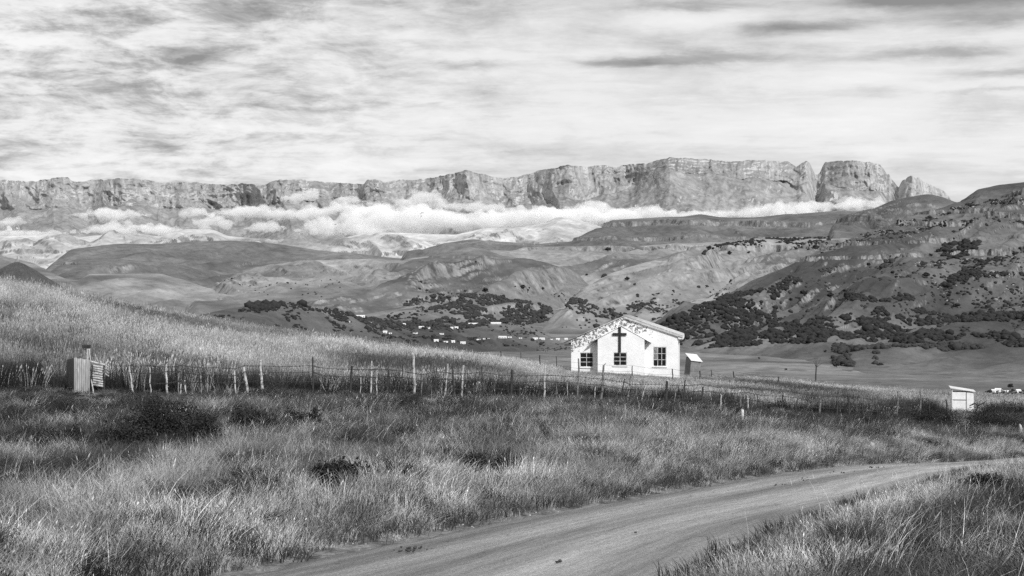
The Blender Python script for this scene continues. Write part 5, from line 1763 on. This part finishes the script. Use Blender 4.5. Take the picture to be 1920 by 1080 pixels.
def patchy(x, y, s, seed): return fbm(x / s + seed, y / s + seed * 1.7, octv=3)


# undergrowth over all the near ground
x, y = wedge(26000, 10, 62, g, .55)
d, side = road_dist(x, y)
k = (d > .02 + .25 * fbm(x / .8, y / .8, octv=2))
plant("undergrowth", "short green undergrowth covering the near ground", x[k], y[k], 1.0, .3, g, P_UNDER)
x, y = wedge(16000, 60, 150, g, .8)
plant("undergrowth", "short undergrowth beyond the fence", x, y, 1.6, .3, g, P_UNDER)

# verge between road and fence, and right of the road
x, y = wedge(30000, 10.5, 84, g, .45)
d, side = road_dist(x, y)
pt = patchy(x, y, 3.5, 3)
bare = patchy(x, y, 2.3, 31)
k = (fD(x, y) < .8) & (d > .16 + .3 * fbm(x / .7, y / .7, octv=2)) & (bare > -.32) & (g.uniform(0, 1, len(x)) < np.clip(.75 + pt, .25, 1))
k &= ~((side > 0) & (bare < -.15) & (y > 20) & (y < 36))
hs = 1.0 + .45 * pt + .35 * patchy(x, y, 1.1, 44) - .35 * sstep(2.6, .6, d)
hs = np.where(side > 0, hs * .95, hs)
hs = hs * (1 - .5 * sstep(-9, -2, fD(x, y)))
hs = hs * np.where((side > 0) & (d < 6), .45 + .55 * sstep(0, 6, d), 1) * np.where(colpx(x, y) > 1500, .85, 1)
plant("verge_grass", "mixed grass of the road verges, leaning in the wind", x[k], y[k], hs[k], .33, g, P_VERGE, lean=.06, rot_range=1.9, wscale=np.where(y[k] > 35, 1.35, 1.0))
x, y = wedge(5200, 10.5, 60, g, .3)
d, side = road_dist(x, y)
k = (fD(x, y) < -1) & (d > .6) & (patchy(x, y, 3.2, 12) > -.15)
plant("dry_stalks", "long dry stalks standing above the verge grass", x[k], y[k], 1.0, .3, g, P_STALK, lean=.12, rot_range=1.2)

# pale fringe along the road
x, y = wedge(40000, 12, 66, g, .3)
d, side = road_dist(x, y)
wd_ = np.where(side < 0, 2.4 + 1.8 * patchy(x, y, 4, 5), 1.5 + 1.2 * patchy(x, y, 4, 8))
k = (d > -.02 + .28 * fbm(x / .6, y / .6, octv=2)) & (d < wd_) & (g.uniform(0, 1, len(x)) < .85)
plant("road_edge_grass", "pale low grass fringing the dirt road", x[k], y[k], (.5 + .7 * sstep(.0, 1.3, d))[k], .25, g, P_FRINGE, lean=.04, rot_range=2.2)

# dark tussocks on the bank below the fence
x, y = wedge(13000, 18, 84, g, .8)
d, side = road_dist(x, y)
f_ = fD(x, y)
cp = colpx(x, y)
pr = np.where(side < 0, sstep(-28, -15, f_) * (1 - .8 * sstep(-3, 0, f_)) * np.interp(cp, [0, 500, 800, 1200, 1920], [.85, .7, .75, .85, 1.1]), .22)
pr = pr * (patchy(x, y, 2.0, 6) > -.12)
k = (d > 2.0) & (f_ < .5) & (g.uniform(0, 1, len(x)) < pr * 1.0)
plant("dark_tussocks", "dark arching tussocks on the bank below the fence", x[k], y[k], 1.0, .28, g, P_TUSS, lean=.12, rot_range=1.6, wscale=1.25)

# small dark tussocks scattered through both verges
x, y = wedge(9000, 11, 60, g, .5)
d, side = road_dist(x, y)
k = (d > 1.2) & (fD(x, y) < -1) & (patchy(x, y, 1.6, 66) > .27)
plant("dark_tussocks", "small dark tussocks scattered through the verges", x[k], y[k], .72, .35, g, P_TUSS, lean=.08, rot_range=2.5, wscale=1.0)

# tall grass beyond the fence
x, y = wedge(52000, 47, 122, g, .75)
f_ = fD(x, y)
cp = colpx(x, y)
hgt_ = np.interp(cp, [0, 300, 700, 950, 1060, 1300, 1450, 1900], [1.1, 1.05, .95, .78, .50, .42, .6, .62])
hgt_ = hgt_ * (1 - .35 * sstep(98, 110, y) * (cp > 1000) * (cp < 1320))
k = (f_ > .4) & (g.uniform(0, 1, len(x)) < np.interp(cp, [0, 250, 420], [.45, .6, 1.0]) * np.interp(f_, [0, 3.5, 8], [.03, .15, 1.0]))
plant("tall_grass", "tall pale grass covering the slope beyond the fence", x[k], y[k], hgt_[k], .16, g, P_TALL, lean=.03, rot_range=1.4, wscale=1.15)
x, y = wedge(12000, 50, 150, g, .8)
f_ = fD(x, y)
cp = colpx(x, y)
hgt_ = np.interp(cp, [0, 300, 700, 950, 1060, 1300, 1450, 1900], [1.1, 1.05, 1.0, .75, .5, .4, .65, .7])
k = (f_ > 5)
plant("grass_stems", "single tall seed stems above the tall grass", x[k], y[k], hgt_[k], .2, g, P_TALLN, lean=.04, rot_range=1.4, wscale=1.1)
x, y = wedge(9000, 110, 150, g, .8)
plant("tall_grass", "grass on the far side of the field", x, y, np.interp(colpx(x, y), [1000, 1100, 1350, 1500], [.6, .35, .35, .6]), .2, g, P_TALL, lean=.03, rot_range=1.4, wscale=1.3)

# dark weeds behind and along the fence
x, y = wedge(34000, 44, 96, g, .7)
f_ = fD(x, y)
cp = colpx(x, y)
pr = 2.2 * np.exp(-((f_ - 2.6) / 3.4) ** 2) * np.interp(cp, [0, 200, 500, 900, 1100, 1500, 1600, 1920], [.5, .55, .7, .65, .32, .12, .35, .5])
pr = pr + np.interp(cp, [0, 250, 420], [1.2, 1.0, 0]) * sstep(0, 3, f_) * (1 - sstep(26, 36, f_)) * (patchy(x, y, 5, 14) > -.2)
pr = pr + .22 * (cp > 1480) * (cp < 1760) * sstep(0, 4, f_) * (1 - sstep(14, 24, f_))
pr = pr + .04 * sstep(-9, -3, f_) * (f_ < 0)
pr = pr * (1 - .8 * (np.abs(cp - 1803) < 30) * (f_ < 5))
k = (g.uniform(0, 1, len(x)) < pr * .7) & (patchy(x, y, 3, 17) > -.36)
hw_ = np.where(f_ < .6, .7, 1.1)
plant("dark_weeds", "dark weeds growing along and behind the fence", x[k], y[k], hw_[k], .28, g, P_WEED, lean=.02, wscale=1.1)

# ------------------------------------------------------------------ stones
m_stone = material("field stone", lambda n: n.math('MULTIPLY', n.mapr(n.noise(opos(n), 4, 5, .7), 0.3, 0.7, .22, .5), n.mapr(n.noise(opos(n), 25, 3, .7), 0.3, 0.7, .7, 1.2)), bump=lambda n: n.noise(opos(n), 12, 5, .75), bump_dist=.02)


def stone(px, py, w_, h_, label, D=None):
    D = D or pxD(px, py)
    w_, h_ = (w_, h_) if w_ > 40 else (w_ * .55, h_ * .6)
    rx, rz = w_ / 2 / F * D, h_ / F * D
    V_, F_ = ICO3
    s = px * .37
    d = 1 + .35 * fbm(V_[:, 0] * 1.1 + s, V_[:, 1] * 1.1, V_[:, 2] * 1.1 + .01, octv=3)
    V_ = V_ * d[:, None]
    V_ = np.clip(V_, -1.05, .95) * np.array([rx, rx * .8, rz])
    x0 = (px - 960) / F * D
    o = link_mesh("stone", np_mesh("stone", V_, F_), m_stone)
    o.location = (x0, D, gz(x0, D) + rz * .45)
    o.rotation_euler = (.1, .15 * math.sin(s), s)
    tag(o, label, 'stone', 'stones in the verge')


for s in [(308, 930, 46, 20, "grey boulder half hidden in the left verge grass"), (1635, 846, 24, 20, "white upright stone at the foot of the bank beyond the road"), (1583, 846, 30, 10, "flat pale slab at the foot of the bank left of the white stone"),
          (1741, 848, 10, 9, "small white stone at the foot of the bank, right of the upright one"), (1462, 828, 26, 9, "flat pale stone on the bank, highest of the stones"), (1690, 848, 16, 8, "low grey stone between the two white ones"),
          (1835, 846, 22, 9, "grey stone at the right end of the bank's foot"), (818, 898, 30, 7, "pale flat stone in the verge left of the flat dark shrub"), (848, 902, 24, 7, "pale stone just left below the flat dark shrub"),
          (795, 902, 16, 6, "small pale stone, leftmost in the verge"), (1760, 953, 22, 8, "pale stone in the grass of the right foreground"), (1716, 932, 9, 8, "small white stone in the right foreground grass, upper one"),
          (1866, 950, 14, 7, "small white stone near the right edge of the foreground"), (1914, 815, 14, 24, "tall grey rock at the right margin below the fence end")]:
    stone(*s)
# clods and chips on the road, and rubble along its edges
pts, szs = [], []
for (px, py, n, sp) in [(780, 1042, 16, 26), (760, 1046, 10, 20), (1475, 918, 16, 16), (1290, 962, 10, 24), (1160, 1005, 8, 60), (1520, 908, 14, 40), (1640, 882, 10, 14), (1600, 893, 12, 50), (1290, 964, 6, 10), (1050, 1068, 4, 20), (1700, 876, 8, 40),
                        (900, 1058, 5, 60), (1410, 888, 5, 8), (1130, 1010, 6, 30)]:
    for i in range(n):
        a, b = px + random.gauss(0, sp * .5), py + random.gauss(0, sp * .06)
        D = pxD(a, b)
        X_ = (a - 960) / F * D
        if float(road_dist(np.array([X_]), np.array([D]))[0][0]) < -.1:
            pts.append((X_, D, float(base_z(np.array([X_]), np.array([D]))[0]) - .02)); szs.append(random.uniform(.008, .022))
bushes("dirt_clods", "dark clods and chips scattered on the dirt road", material("clod", lambda n: n.mapr(n.noise(wpos(n), 9, 2), .3, .7, .02, .05)), pts, szs, hi=True)
pts, szs = [], []
for i in range(5000):
    k = random.randrange(8, 140)
    s = random.choice([0, 0, 1])
    c = (RL if s == 0 else RR)[k]
    o_ = random.gauss(.05, .22)
    t_ = (RL[k] - RR[k]); t_ /= np.linalg.norm(t_)
    X_, Y_ = c[0] + t_[0] * o_ * (1 if s == 0 else -1) + random.uniform(-.3, .3), c[1] + t_[1] * o_ * (1 if s == 0 else -1) + random.uniform(-.3, .3)
    pts.append((X_, Y_, gz(X_, Y_) - .005)); szs.append(random.uniform(.006, .017))
bushes("edge_rubble", "pale pebbles and crumbs along the edge of the dirt road", m_stone, pts, szs, hi=True)
